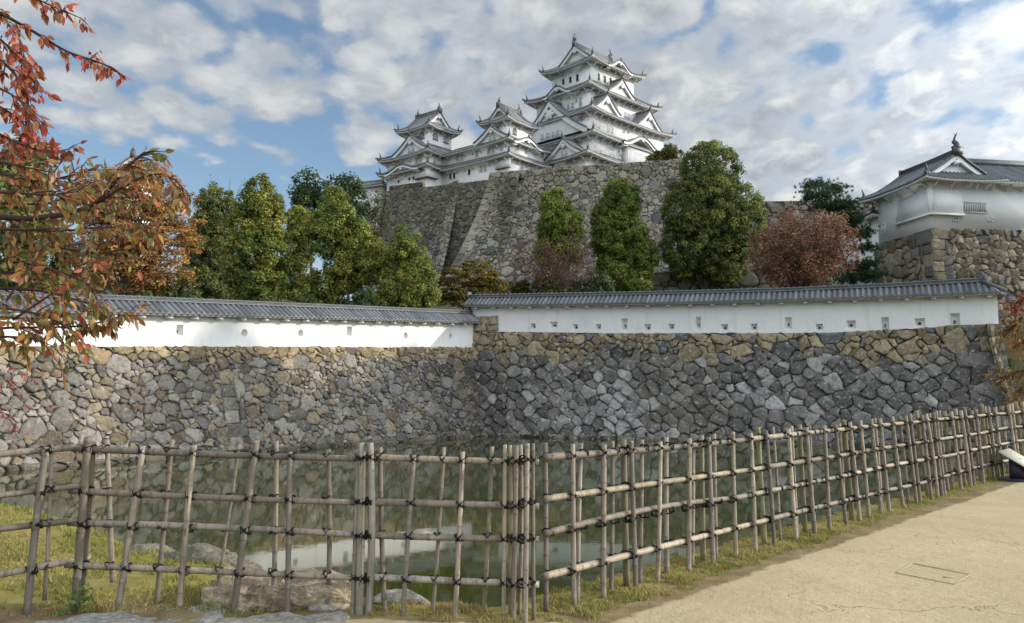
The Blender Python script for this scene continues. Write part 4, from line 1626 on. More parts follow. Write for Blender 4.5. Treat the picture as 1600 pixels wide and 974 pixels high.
for x_, y_ in ((815, 261), (829, 264)):
    wg.window(ww, 'R', x_, y_, 4.5, 8, 'bars')
p_, Ln_, e1_, e2_ = side_of(ww, 'L')
zz_ = wg.hit(ww, 'L', 785, 264)[1]
wg.drop_box(ww, Ln_ - 2.6, Ln_ + .6, zz_, zz_ + 2.2, 'L', .7)

# ---- small keep on the left
YS = 158.0
ps = at(668, 252.7, YS)
sk = Castle('small_keep', (ps[0], ps[1], 0), TH2, 'small white three storey keep with arched windows left of the long wing', 'small keep')
b1 = on_line(588, 268, ps[:2], ps[:2] + u2)[0]
S1 = (0, 11.0, 0, b1)
z1_ = ps[2] - .5
p2_ = sk.world((.1, .1))
z2_ = at(668, 230, p2_[1])[2] - .5
s1w = shrink(S1, 1.55)
sk.wall(s1w, at(640, 288, 160)[2] - 4, z1_ + .1)
sk.wall(s1w, z1_, z2_ + .1)
sk.skirt(S1, shrink(s1w, -.02), z1_, z1_ + .8, 1.55, .6)
t0 = sk.world((1.9, 1.9))
p3_ = at(670.7, 191.7, t0[1])
z3_ = p3_[2] - .25
a3 = on_line(722, 208, p3_[:2], p3_[:2] + v2)[0]
b3 = on_line(616.5, 202, p3_[:2], p3_[:2] + u2)[0]
l3 = sk.R2.T @ (p3_[:2] - sk.loc[:2])
S3 = (l3[0], l3[0] + a3, l3[1], l3[1] + b3)
s3w = shrink(S3, 1.55)
sk.wall(s3w, z2_ - .3, z3_ + .1)
sk.skirt((.1, 11, .1, b1), shrink(s3w, -.02), z2_, z2_ + 2.4, 1.45, .6)
zr_ = at(690, 175, sk.world((l3[0] + a3 / 2, l3[1] + 1.8))[1])[2]
sk.irimoya(S3, z3_, zr_, 'y', 1.8, 1.55, .7, 1.25)
px_gable(sk, (.1, 11, .1, b1), 'L', .8, (640.7, 211.5), 612, 665, (244, 231), 6.0, win=2)
sc_, _ = sk.hit(S1, 'L', 626, 262)
sk.kara(S1, 'L', -.05, sc_, z1_ + .05, 4.6, 1.15, 3.0)
for x_, y_, f_ in ((659.5, 212, 'L'), (680, 213.5, 'R'), (696.8, 218.5, 'R')):
    sk.window(s3w, f_, x_, y_, 6.6, 9.5, 'bell')
sk.window(s3w, 'R', 685, 231, 4.5, 5, 'panel')
for x_, y_ in ((652, 250.5), (658, 249)):
    sk.window(s1w, 'L', x_, y_, 3.8, 8.5, 'panel')
sk.window(s1w, 'R', 678.5, 250, 3.8, 8.5, 'panel')
for x_, y_, h_ in ((623, 282, 7.5), (640, 278, 8), (646.5, 276.5, 8)):
    sk.window(s1w, 'L', x_, y_, 3.2, h_, 'dark')
p_, Ln_, e1_, e2_ = side_of(s1w, 'L')
zz_ = sk.hit(s1w, 'L', 660, 279)[1]
sk.drop_box(s1w, Ln_ - 3.0, Ln_ + .65, zz_, zz_ + 2.3, 'L', .75)
sk.drop_box(s1w, -.65, 2.2, zz_, zz_ + 2.3, 'R', .75)

# ---- low roofed corridor farther left, mostly behind the hill trees
pc = at(604, 287, 170)
cr = Castle('castle_corridor', (pc[0] - 9.5, pc[1] + 4.0, 0), radians(-22), 'low white corridor with a sloping grey roof at the far left of the castle', 'corridor')
zc2 = at(585, 290, 172)[2]
cr.wall((-1.0, 9.0, 0, 4), zc2 - 22, zc2)
cr.skirt((-1.9, 9.9, -.9, 4.9), (0.2, 7.8, 1.9, 2.1), zc2 - .2, zc2 + 1.2, .9, .1, struts=False)

# ---- turret on the slope behind the orange tree
pn = at(208, 279, 112)
tn = Castle('castle_turret', (pn[0], pn[1], 0), radians(20), 'white castle turret half hidden behind the orange maple', 'turret', k=.8)
TT = (-3.6, 3.6, -3.2, 3.2)
zt2 = pn[2]
tn.wall(shrink(TT, 1.2), zt2 - 26, zt2 + .1)
tn.irimoya(TT, zt2, zt2 + 2.7, 'y', 1.5, 1.2, .5, 1.0)

# ---- stone bases of the castle
def col_keep(face):
    def f(u, v, r):
        t = v / float(face.top(u))
        g = r.uniform(0.14, 0.27)
        c = np.array([g * 1.09, g, g * 0.79])
        if r.random() < np.clip(0.75 - t * 1.0, 0.05, .6) * .9:
            g = r.uniform(0.08, 0.15)
            c = np.array([g, g * .97, g * .95])
        if r.random() < .10 * (1 - t):
            g = r.uniform(.2, .3)
            c = np.array([g, g, g * .94])
        return c
    return f


def col_keep_dark(face):
    def f(u, v, r):
        t = v / float(face.top(u))
        g = r.uniform(0.075, 0.19)
        if t > .8:
            g = r.uniform(.10, .2)
        c = np.array([g * 1.07, g * .98, g * .82])
        if t < .25 and r.random() < .5:
            g = r.uniform(.2, .36)
            c = np.array([g, g, g * .96])
        return c
    return f


zk1 = at(765, 269.5, 148.5)[2]
f1 = Face(K1A - np.array([1.5, 0.0]), K1B, 18.0, zk1, 5.5, 8.5, 0.0, 1.3)
# shift so that the top corner sits at the photographed corner
tc_ = f1.pos(0, f1.top(0), 0)
want = at(765, 269.5, tc_[1])
f1.A = f1.A + np.array([want[0] - tc_[0], 0])
f1.B = f1.B + np.array([want[0] - tc_[0], 0])
f1.zs = [(0, at(765, 269.5, f1.pos(0, 20, 0)[1])[2]), (.35, at(880, 262, 146.5)[2]), (.75, at(1005, 255.0, 144.0)[2]), (1, at(1062, 250, 142.5)[2])]
mb = MB()
stones(mb, f1, .85, col_keep(f1), 31, relief=.13, gap=.02, jitter=.14, spread=.6, blocks=corner_blocks(f1.L, float(f1.top(0)), False, (2.6, 1.4), (.9, 1.3), 5))
fk = Face(f1.A + np.array([-9.0, 14.0]), f1.A, 18.0, float(f1.zs[0][1]), 7.5, 0, 5.5, 1.3)
stones(mb, fk, .9, col_keep(fk), 33, relief=.14, gap=.06)
wallcap(mb, f1, 4.0, (.2, .18, .12))
tag(mb.build('stone_wall', M['farstone']), 'tall grey stone castle base with a long sloping left corner, below the keep', 'stone wall')
zk2 = at(610, 297, 162)[2]
f2 = Face(K2A, K2B, 18.0, [(0, at(610, 300, 166)[2]), (1, at(758, 289, 152)[2])], 4.0, 3.6, -3.0, 1.4)
t2_ = f2.pos(0, f2.top(0), 0)
f2.A = f2.A + np.array([at(605, 300, t2_[1])[0] - t2_[0], 0])
f2.B = f2.B + f2.d * 7
f2.L += 7
mb = MB()
stones(mb, f2, .72, col_keep_dark(f2), 32, relief=.15, gap=.02, jitter=.14, spread=.6)
fk2 = Face(f2.A + np.array([2.0, 14.0]), f2.A, 18.0, float(f2.zs[0][1]), 3.6, 0, 4.0, 1.4)
stones(mb, fk2, 1.0, col_keep_dark(fk2), 35, relief=.14, gap=.06)
# squared block that carries the corner of the small keep
q0 = f2.pos(0.2, f2.top(0.2), -.25)
s60 = on_line(660, 291, f2.pos(0, f2.top(0), 0), f2.pos(f2.L, f2.top(f2.L), 0))[0]
q1 = f2.pos(s60, f2.top(s60), -.25)
fb_ = Face(q0, q1, float(q1[2]) - .6, [(0, at(606, 291, q0[1])[2]), (1, at(660, 284, q1[1])[2])], .1)
stones(mb, fb_, .8, lambda u, v, r: np.array([.15, .135, .105]) * r.uniform(.6, 1.2), 36, relief=.12, gap=.05)
q2 = q1 + np.append(v2 * 5.0, 0)
fc_ = Face(q1, q2, float(q1[2]) - .6, float(fb_.zs[1][1]), .1)
stones(mb, fc_, .8, lambda u, v, r: np.array([.42, .33, .19]) * r.uniform(.75, 1.15), 37, relief=.12, gap=.05)  # sunlit right face: its light is put into a paler stone colour
wallcap(mb, fb_, 3.0)
wallcap(mb, f2, 6.0)
tag(mb.build('stone_wall', M['farstone']), 'dark rough stone base under the small keep and the long wing', 'stone wall')
mb = MB()
A3_, B3_ = at(1150, 315, 116), at(1420, 312, 116)
f3 = Face(A3_ + np.array([0, -3, 0]), B3_ + np.array([0, -3, 0]), 8.0, [(0, A3_[2]), (1, B3_[2])], 3.0)
stones(mb, f3, .95, col_keep_dark(f3), 38, relief=.14, gap=.06)
wallcap(mb, f3, 8.0)
tag(mb.build('stone_wall', M['farstone']), 'distant dark stone wall behind the pine, between the big tree and the turret', 'stone wall')
mb = MB()
A4, B4 = at(985, 428, 82), at(1300, 418, 82)
f4 = Face(A4 + np.array([0, -1, 0]), B4 + np.array([0, -1, 0]), 4.0, [(0, A4[2]), (.5, at(1140, 419, 82)[2]), (1, B4[2])], 1.0)
stones(mb, f4, .85, lambda u, v, r: np.array([.23, .215, .18]) * r.uniform(.45, 1.3), 39, relief=.16, gap=.05)
wallcap(mb, f4, 8.0, (.09, .08, .04))
tag(mb.build('stone_wall', M['farstone']), 'low terrace wall of grey boulders just above the right plaster wall roof', 'stone wall')
# ------------------------------------------------------------------ turret on the right
YT = 63.5
pcn = at(1456, 357, YT)
TH4 = radians(9)
yg = Castle('corner_turret', (pcn[0], pcn[1], 0), TH4, 'white corner turret with a barred window and gabled roof at the right edge', 'turret',
            sp=.34, rr=.095, tile=(.095, .10, .11), far=False, k=.62)
zb_ = float(pcn[2])
yg.mp = M['lightenedplaster']
yd = on_line(1374, 386, yg.world((0, 0)), yg.world((0, 1)))[0]          # depth of the left face
ywall = (0, 15.0, 0, yd)
# eave corner pixel (1434, 276)
OVY = 1.1
yout = (-OVY, 16.25, -OVY, yd + OVY)
ec = at(1434, 276, yg.world((-OVY, -OVY))[1])
zt_e = float(ec[2]) + .02
yg.wall(ywall, zb_ - .1, zt_e + .25)
# front hip-and-gable block and the lower roof running to the right
gx = on_line(1511, 240, yg.world((0, -OVY)), yg.world((1, -OVY)))[0]    # gable centre along the front
GI = 1.15
za_ = float(at(1512, 240.5, yg.world((gx, -OVY + GI))[1])[2])
ga_ = gx
zm_ = float(at(1560, 255, yg.world((5, yd / 2))[1])[2])
yg.irimoya((-OVY, 2 * gx + OVY, -OVY, yd + OVY), zt_e, za_, 'y', GI, OVY, .20, 0, 0, True, .30, 'RL')
mb, eb = MB(), MB()
rect2 = (gx, 16.2, -OVY + .05, yd + OVY)
for s_ in 'RB':
    p, Ln, e1, e2 = side_of(rect2, s_)
    yg.roof_side(mb, p, Ln, e1, e2, lambda x: np.ones_like(x), lambda x, w: zt_e - .04 + (zm_ - zt_e) * prof(w), yd / 2 + OVY)
    yg.under(eb, rect2, OVY, zt_e - .04, 0.0, .30, True, s_)
rf = mb.build('roof', yg.mt, yg.root)
eb.build('eave', yg.mp, rf)
p_, Ln_, e1_, e2_ = side_of((0, 15, -OVY, yd), 'R')
oq = p_ + e1_ * ga_ - e2_ * (GI - .1)
mb = MB()
Zv = np.array([0, 0, 1.0])
o3 = np.append(oq, za_)
mb.obox(o3 + Zv * .22, np.append(e1_, 0) * .75, np.append(e2_, 0) * .3, Zv * .62, yg.tile * .6)
mb.tube([o3 + Zv * .45 + np.append(e1_, 0) * q for q in (-.5, -.2, .2, .5)], [.08, .14, .14, .08], 6, yg.tile * .6)
mb.build('ridge', yg.mt, yg.root)
yg.ornament(oq[0], oq[1] + .1, za_ + .62, 1.05, 0, 1)
# main ridge to the right
mb = MB()
for r_, dz in ((.22, .1), (.15, .3)):
    mb.tube([(gx + 1.2, yd / 2, zm_ + dz), (9, yd / 2, zm_ + dz), (15.2, yd / 2, zm_ + dz)], r_, 8, yg.tile * .95)
mb.build('ridge', yg.mt, yg.root)
# walls: bars, bays, small loopholes
yg.window(ywall, 'R', 1521.5, 324.5, 36, 15, 'bars')
for x_, y_ in ((1381.5, 358), (1403.5, 348), (1424.5, 338)):
    yg.window(ywall, 'L', x_, y_, 5, 15, 'panel')
zq = yg.hit(ywall, 'R', 1475, 335)[1]
zq1 = yg.hit(ywall, 'R', 1475, 296)[1]
sb_ = yg.hit((0, 15, 0, yd), 'R', 1502, 335)[0]
yg.drop_box(ywall, -.26, sb_, zq, zq1, 'R', .28)
p_, Ln_, e1_, e2_ = side_of(ywall, 'L')
yg.drop_box(ywall, Ln_ - 4.0, Ln_ + .26, zq, zq1, 'L', .28)
for x_, y_ in ((1492.5, 343), (1547, 343)):
    yg.window(ywall, 'R', x_, y_, 4.5, 4.5, 'panel')
# lower annex behind, at the far end of the left face
ax = (.3, 6.0, yd + .1, yd + 7)
zax = at(1350, 340, yg.world((0, yd + 1))[1])[2]
yg.wall(ax, zb_ - 4.5, zax)
yg.skirt((-.7, 7, yd - .2, yd + 8), (2.5, 3.5, yd + 3, yd + 4.5), zax, zax + 1.6, .95, .2, False)
yg.window(ax, 'L', 1357, 363, 7, 18, 'dark')

mb = MB()
c0 = yg.world((0.0, 0.0))
fdir = np.array([cos(TH4), sin(TH4)])
ldir4 = np.array([-sin(TH4), cos(TH4)])
BT4 = 1.6


def col_ty(u, v, r):
    c = np.array([0.27, 0.235, 0.17]) * r.uniform(.5, 1.25)
    if r.random() < .2:
        g = r.uniform(.12, .2)
        c = np.array([g, g * .97, g * .93])
    return c


z04 = 5.0
nF = np.array([fdir[1], -fdir[0]])
nL = -fdir
cb = c0 + nF * (BT4 + .15) + nL * (BT4 * .7 + .15)
fa = Face(cb, cb + fdir * 18.5, z04, [(0, zb_), (1, zb_ + .1)], BT4, BT4 * .7, 0)
stones(mb, fa, .55, col_ty, 41, relief=.15, gap=.01, jitter=.14, spread=.6, lattice=(.05, .55, .24, .12, -.1, 1.1), blocks=corner_blocks(fa.L, float(fa.top(0)), False, (1.9, 1.0), (.65, .95), 7))
fb4 = Face(cb + ldir4 * (yd + 7), cb, z04, [(0, zb_ - 4.0), (.32, zb_ - 4.0), (.42, zb_ - .05), (1, zb_)], BT4 * .7, 0, BT4)
stones(mb, fb4, .8, col_ty, 42, relief=.13, gap=.035, blocks=corner_blocks(fb4.L, float(fb4.top(fb4.L)), True, (1.2, 2.2), (.7, 1.1), 8))
wallcap(mb, fa, 2.0)
tag(mb.build('stone_wall', M['stone']), 'tan fitted stone base carrying the corner turret at the right', 'stone wall')
# ------------------------------------------------------------------ trees
def unit(v):
    return v / (np.linalg.norm(v, axis=-1, keepdims=True) + 1e-9)


def leaf_quads(mb, P, Nn, size, aspect, C, r, dirn=None):
    """one diamond shaped leaf (or sprig) per point"""
    n = len(P)
    t = r.normal(0, 1, (n, 3)) if dirn is None else dirn + r.normal(0, .45, (n, 3))
    a = unit(t - (t * Nn).sum(1, keepdims=True) * Nn)
    b = np.cross(Nn, a)
    s = size * r.uniform(.6, 1.35, (n, 1))
    v = np.stack([P - a * s * .5, P + b * s * .5 * aspect + a * s * .08, P + a * s * .5 - Nn * s * .12, P - b * s * .5 * aspect + a * s * .08], 1)
    f = np.arange(4 * n).reshape(n, 4)
    mb.add(v.reshape(-1, 3), f, np.repeat(C, 4, axis=0))


def crown(mb, lobes, per_m2, leaves, leaf, cr, cols, seed, flat=1.0, up=.35, aspect=.62, fill=.25, shell=(.70, 1.03), droop=None):
    """leaf clumps spread over (and partly inside) overlapping ellipsoids; returns clump centres"""
    r = np.random.default_rng(seed)
    cen, nor = [], []
    L = [np.array(l, float) for l in lobes]
    for i, l in enumerate(L):
        c, R = l[:3], l[3:6]
        area = 4 * pi * ((R[0] * R[1]) ** 1.6 / 3 + (R[0] * R[2]) ** 1.6 / 3 + (R[1] * R[2]) ** 1.6 / 3) ** (1 / 1.6)
        m = int(area * per_m2)
        u = unit(r.normal(0, 1, (m, 3)))
        k = r.uniform(shell[0], shell[1], (m, 1))
        inner = r.random((m, 1)) < fill
        k = np.where(inner, r.uniform(.25, .75, (m, 1)), k)
        p = c + u * R * k
        ok = np.ones(m, bool)
        for j, q in enumerate(L):
            if j != i:
                ok &= ~((((p - q[:3]) / q[3:6]) ** 2).sum(1) < .42)
        cen.append(p[ok])
        nor.append(unit(u / R)[ok])
    cen, nor = np.concatenate(cen), np.concatenate(nor)
    m = len(cen)
    rad = cr * r.uniform(.55, 1.35, (m, 1, 1))
    u = unit(r.normal(0, 1, (m, leaves, 3)) + nor[:, None] * .75 + np.array([0, 0, up]))
    rr = r.uniform(.25, 1.0, (m, leaves, 1)) ** .6
    off = u * rr * rad
    off[..., 2] *= flat
    P = (cen[:, None] + off).reshape(-1, 3)
    Nn = unit(u * .9 + r.normal(0, .45, u.shape) + np.array([0, 0, up])).reshape(-1, 3)
    cols = np.array(cols)
    w = r.dirichlet(np.full(len(cols), .55), m)
    cc = (w @ cols) * r.uniform(.75, 1.25, (m, 1))
    C = np.repeat(cc, leaves, axis=0) * r.uniform(.65, 1.4, (m * leaves, 1)) * (1 + r.normal(0, .06, (m * leaves, 3)))
    leaf_quads(mb, P, Nn, leaf, aspect, np.clip(C, .004, .7), r, droop)
    return cen


def limbs(mb, base, cen, n, r0, seed, col=(.055, .048, .04), top=None, sag=.12):
    """trunk and limbs running out to some of the clumps"""
    r = np.random.default_rng(seed)
    base = np.array(base, float)
    top = np.array(top if top is not None else cen.mean(0) + np.array([0, 0, .25 * np.ptp(cen[:, 2])]))
    t = np.linspace(0, 1, 9)
    trunk = base + (top - base) * t[:, None] + np.stack([np.sin(t * 5 + seed) * .12, np.cos(t * 4 + seed) * .12, 0 * t], 1) * np.linalg.norm(top - base) * .12 * t[:, None]
    mb.tube(trunk, r0 * (1 - .85 * t) * (1 + .4 * (t < .06)), 8, col)
    for i in r.choice(len(cen), min(n, len(cen)), False):
        e = cen[i]
        hz = (e[2] - base[2]) / max(top[2] - base[2], .1)
        k = float(np.clip(hz * .62 - .05 + r.uniform(-.08, .05), .10, .93))
        j = k * 8
        a = trunk[int(j)] + (trunk[min(int(j) + 1, 8)] - trunk[int(j)]) * (j % 1)
        s = np.linspace(0, 1, 6)[:, None]
        mid = np.array([0, 0, 1.0]) * np.linalg.norm(e - a) * sag
        P = a + (e - a) * s + mid * 4 * s * (1 - s) + r.normal(0, .03, (6, 3)) * np.linalg.norm(e - a) * s
        mb.tube(P, r0 * .42 * (1 - .55 * k) * (1 - .85 * s[:, 0]), 5, col, False)


def pxlobes(spec, Y):
    out = []
    for (px, py, rx, ry) in [q[:4] for q in spec]:
        dy = 0.0
        for q in spec:
            if q[:4] == (px, py, rx, ry) and len(q) > 4:
                dy = q[4]
        c = at(px, py, Y + dy)
        k = (Y + dy) / FPX
        out.append((c[0], c[1], c[2], rx * k, .5 * (rx * k) + .45 * min(rx, ry) * k, ry * k))
    return out


EG1 = [(0.089, 0.132, 0.030), (0.186, 0.219, 0.046), (0.297, 0.291, 0.062)]          # yellow green evergreen oak
EG2 = [(0.067, 0.107, 0.035), (0.120, 0.154, 0.046), (0.263, 0.256, 0.064)]          # darker
EG3 = [(0.035, 0.067, 0.028), (0.063, 0.098, 0.036), (0.112, 0.147, 0.045)]


def tree(name, label, cat, basepx, spec, Y, per, leaves, leaf, cr, cols, seed, nl=14, r0=.22, group=None, flat=1.0, up=.35, fill=.25, aspect=.62, tcol=(.05, .043, .036),
         shell=(.70, 1.03), top=None, sag=.12, zbase=None):
    b = at(basepx[0], basepx[1], Y)
    z = float(hill_z(np.array([b[0]]), np.array([Y]))[0]) if zbase is None else zbase
    z = max(z, 0.0) if zbase is None else z
    root = thing(name, (b[0], Y, z), label, cat, 0, group)
    off = np.array(root.location)
    lb = pxlobes(spec, Y)
    mb = MB()
    cen = crown(mb, lb, per, leaves, leaf, cr, cols, seed, flat, up, aspect, fill, shell)
    mb.V = [v - off for v in mb.V]
    mb.build('crown', M['leaf'], root)
    tb = MB()
    tt = None if top is None else at(top[0], top[1], Y)
    limbs(tb, (b[0], Y, z - .3), cen, nl, r0, seed, tcol, tt, sag)
    tb.V = [v - off for v in tb.V]
    tb.build('trunk', M['bark'], root, True)
    return root


GE = 'clipped evergreen trees on the castle slope'
EV = dict(per=3.3, leaves=105, leaf=.19, cr=.52, fill=.30, shell=(.84, 1.0))
tree('evergreen_tree', 'broad tall evergreen tree beside the orange maple, biggest green crown on the left', 'tree', (395, 478),
     [(410, 318, 30, 40), (404, 355, 40, 46), (402, 405, 48, 52), (400, 445, 46, 34)], 60, cols=EG1, seed=1, group=GE, **EV)
tree('evergreen_tree', 'darker evergreen tree with a rounded top between orange maple and tall evergreen', 'tree', (330, 478),
     [(338, 335, 32, 44), (328, 385, 34, 52), (318, 440, 36, 40)], 70, cols=EG2, seed=2, group=GE, **EV)
tree('evergreen_tree', 'narrow evergreen tree with a bare lower trunk beside the broad tall evergreen', 'tree', (466, 480),
     [(468, 352, 17, 24), (469, 385, 22, 34), (464, 440, 15, 22), (455, 465, 22, 14)], 66, cols=EG1, seed=3, group=GE, **EV)
tree('evergreen_tree', 'wide leaning evergreen tree with two lobes below the small keep', 'tree', (520, 482),
     [(522, 330, 26, 30), (518, 366, 34, 36), (552, 378, 26, 36), (578, 410, 30, 34), (540, 420, 30, 34), (502, 452, 28, 24)], 62, cols=EG1, seed=4, group=GE, **EV)
tree('evergreen_tree', 'dark green tree rising behind the wide leaning evergreen, left of two', 'tree', (490, 420),
     [(487, 300, 26, 27), (480, 330, 22, 30)], 92, per=1.0, leaves=60, leaf=.36, cr=1.0, cols=EG3, seed=5, group=GE)
tree('evergreen_tree', 'dark tree at the left foot of the dark stone base, right of two', 'tree', (545, 420),
     [(540, 305, 26, 28), (550, 345, 28, 34)], 96, per=1.0, leaves=60, leaf=.36, cr=1.0, cols=EG3, seed=6, group=GE)
tree('evergreen_tree', 'cone shaped evergreen tree standing alone below the castle wing', 'tree', (637, 488),
     [(636, 382, 17, 26), (637, 412, 29, 34), (640, 450, 42, 38), (625, 468, 36, 26)], 60, cols=EG1, seed=7, group=GE, **EV)
tree('evergreen_tree', 'small pointed evergreen tree above the reddish bare shrub', 'tree', (872, 452),
     [(868, 325, 22, 27), (876, 355, 34, 34), (872, 392, 36, 30)], 78, cols=[(.10, .15, .03), (.18, .225, .045), (.27, .285, .058)], seed=8, group=GE, **EV)
tree('evergreen_tree', 'tall ragged evergreen tree with a side lobe, centre of the castle base', 'tree', (985, 456),
     [(970, 318, 28, 38), (945, 345, 20, 30), (968, 375, 42, 46), (975, 425, 44, 38), (1005, 400, 22, 32)], 80, cols=[(.09, .14, .03), (.17, .215, .042), (.255, .28, .058)], seed=9, group=GE, **EV)
tree('evergreen_tree', 'huge dark evergreen tree in front of the right end of the castle base', 'tree', (1100, 455),
     [(1110, 270, 44, 46), (1100, 330, 62, 60), (1148, 345, 46, 62), (1085, 385, 50, 50), (1130, 400, 46, 40)], 80, per=2.5, leaves=105, leaf=.20, cr=.60, fill=.30, shell=(.84, 1.0), cols=EG2, seed=10, group=GE, r0=.35)
tree('evergreen_tree', 'green treetop at the far left edge behind the cherry leaves', 'tree', (20, 480),
     [(25, 255, 50, 36), (10, 330, 60, 70), (40, 400, 70, 70)], 52, per=1.2, leaves=60, leaf=.30, cr=.8, cols=EG2, seed=12, group=GE)
GS = 'evergreen undergrowth behind the plaster walls'
for i, (px, py, rx, ry, Y, cl, lab) in enumerate([
        (262, 470, 46, 22, 47, EG3, 'dark shrub under the orange maple behind the left wall roof'),
        (445, 480, 40, 22, 58, EG2, 'dark shrub between the broad and the narrow evergreen trees'),
        (560, 468, 30, 22, 74, EG3, 'shadowed shrub under the wide leaning evergreen'),
        (845, 452, 40, 16, 74, [(.05, .055, .018), (.09, .085, .025), (.12, .10, .03)], 'olive shrub under the reddish bare shrub'),
        (925, 448, 34, 18, 76, EG3, 'dark shrub at the left foot of the ragged evergreen'),
        (1000, 452, 16, 14, 73, EG1, 'small bright shrub at the foot of the ragged evergreen'),
        (780, 455, 45, 16, 76, [(.06, .05, .018), (.10, .085, .025), (.13, .10, .03)], 'brownish green shrub right of the yellow maple')]):
    tree('shrub', lab, 'shrub', (px, py + 12), [(px, py, rx, ry), (px - rx * .5, py + ry * .3, rx * .6, ry * .7), (px + rx * .5, py + ry * .2, rx * .6, ry * .8)], Y,
         per=1.6, leaves=50, leaf=.24, cr=.5, cols=cl, seed=30 + i, group=GS, nl=6, r0=.07)
tree('maple_tree', 'low maple turning yellow and green beside the cone shaped evergreen', 'tree', (735, 486),
     [(735, 430, 44, 24), (712, 445, 32, 28), (760, 452, 34, 26), (735, 465, 50, 20)], 66, per=2.2, leaves=46, leaf=.20, cr=.55,
     cols=[(.10, .085, .018), (.20, .15, .022), (.07, .075, .018), (.26, .17, .025)], seed=40, flat=.4, up=.9, nl=16, r0=.14)
tree('bare_shrub', 'reddish nearly bare shrub in front of the castle base', 'shrub', (868, 458),
     [(862, 408, 62, 32), (830, 400, 36, 24), (900, 405, 34, 30), (870, 435, 60, 24)], 74, per=1.7, leaves=20, leaf=.14, cr=.8,
     cols=[(.13, .060, .042), (.16, .085, .06), (.09, .055, .04)], seed=41, nl=110, r0=.16, tcol=(.10, .075, .065), fill=.5)
tree('maple_tree', 'rust brown rounded maple with fine twigs in front of the pine', 'tree', (1240, 452),
     [(1250, 375, 62, 44), (1205, 395, 36, 40), (1300, 385, 40, 46), (1245, 420, 66, 32)], 60, per=2.8, leaves=44, leaf=.15, cr=.62,
     cols=[(.19, .09, .058), (.25, .125, .07), (.14, .075, .055), (.29, .165, .08)], seed=42, nl=100, r0=.16, tcol=(.10, .075, .06), fill=.4)
tree('maple_tree', 'large orange brown maple behind the left plaster wall', 'tree', (188, 478),
     [(225, 300, 62, 46), (160, 310, 56, 44), (265, 365, 48, 56), (200, 385, 66, 54), (145, 400, 46, 58), (235, 435, 62, 32)], 47, per=3.6, leaves=56, leaf=.15, cr=.55,
     cols=[(.33, .165, .055), (.44, .24, .075), (.24, .12, .05), (.52, .30, .095)], seed=43, flat=.45, up=.8, nl=110, r0=.16, tcol=(.13, .11, .09), fill=.4)
tree('bare_tree', 'leafless grey tree on the hill between maple and evergreens', 'tree', (340, 420),
     [(345, 285, 42, 22), (370, 290, 30, 22)], 100, per=.05, leaves=2, leaf=.15, cr=.5, cols=[(.12, .09, .07)], seed=44, nl=60, r0=.16, tcol=(.12, .10, .09), fill=.5)
tree('bare_shrub', 'pale thin leaved tree beside the left foot of the stone base', 'tree', (582, 400),
     [(580, 320, 22, 24), (585, 350, 20, 28)], 112, per=.9, leaves=40, leaf=.28, cr=.9, cols=[(.09, .09, .045), (.12, .11, .06), (.07, .075, .035)], seed=45, nl=30, r0=.14)
tree('shrub', 'yellow green bush growing on top of the castle base below the keep', 'shrub', (1036, 262),
     [(1032, 246, 18, 10), (1048, 240, 16, 12), (1018, 250, 10, 6)], 146, per=1.6, leaves=60, leaf=.34, cr=.7, cols=[(.12, .12, .026), (.17, .15, .03), (.08, .09, .022)], seed=46, nl=20, r0=.10, zbase=36.5)


GO = 'tall evergreens beside the path right of the picture'
for i, (x, y, lo, hi, rd) in enumerate(((33.4, 43.2, 12.6, 21.4, 3.2), (38.0, 49.2, 12.0, 18.3, 4.6), (42.0, 54.4, 11.5, 21.2, 3.9))):
    root = thing('evergreen_tree', (x, y, -.3), ['tall evergreen beside the path just outside the right edge, nearest of three', 'broad evergreen beside the path outside the right edge, middle of three',
                                                 'tall evergreen beside the path outside the right edge, farthest of three'][i], 'tree', 0, GO)
    zc = (lo + hi) / 2
    lb = [(0, 0, zc, rd, rd, (hi - lo) / 2), (.8, .4, zc - 1.5, rd * .9, rd * .9, (hi - lo) / 2.6), (-.6, .6, zc + 1.2, rd * .7, rd * .7, (hi - lo) / 2.6)]
    mb, tb = MB(), MB()
    cen = crown(mb, lb, 1.3, 60, .34, .9, EG2, 90 + i)
    limbs(tb, (0, 0, -.2), cen, 16, .32, 90 + i)
    mb.build('crown', M['leaf'], root)
    tb.build('trunk', M['bark'], root, True)


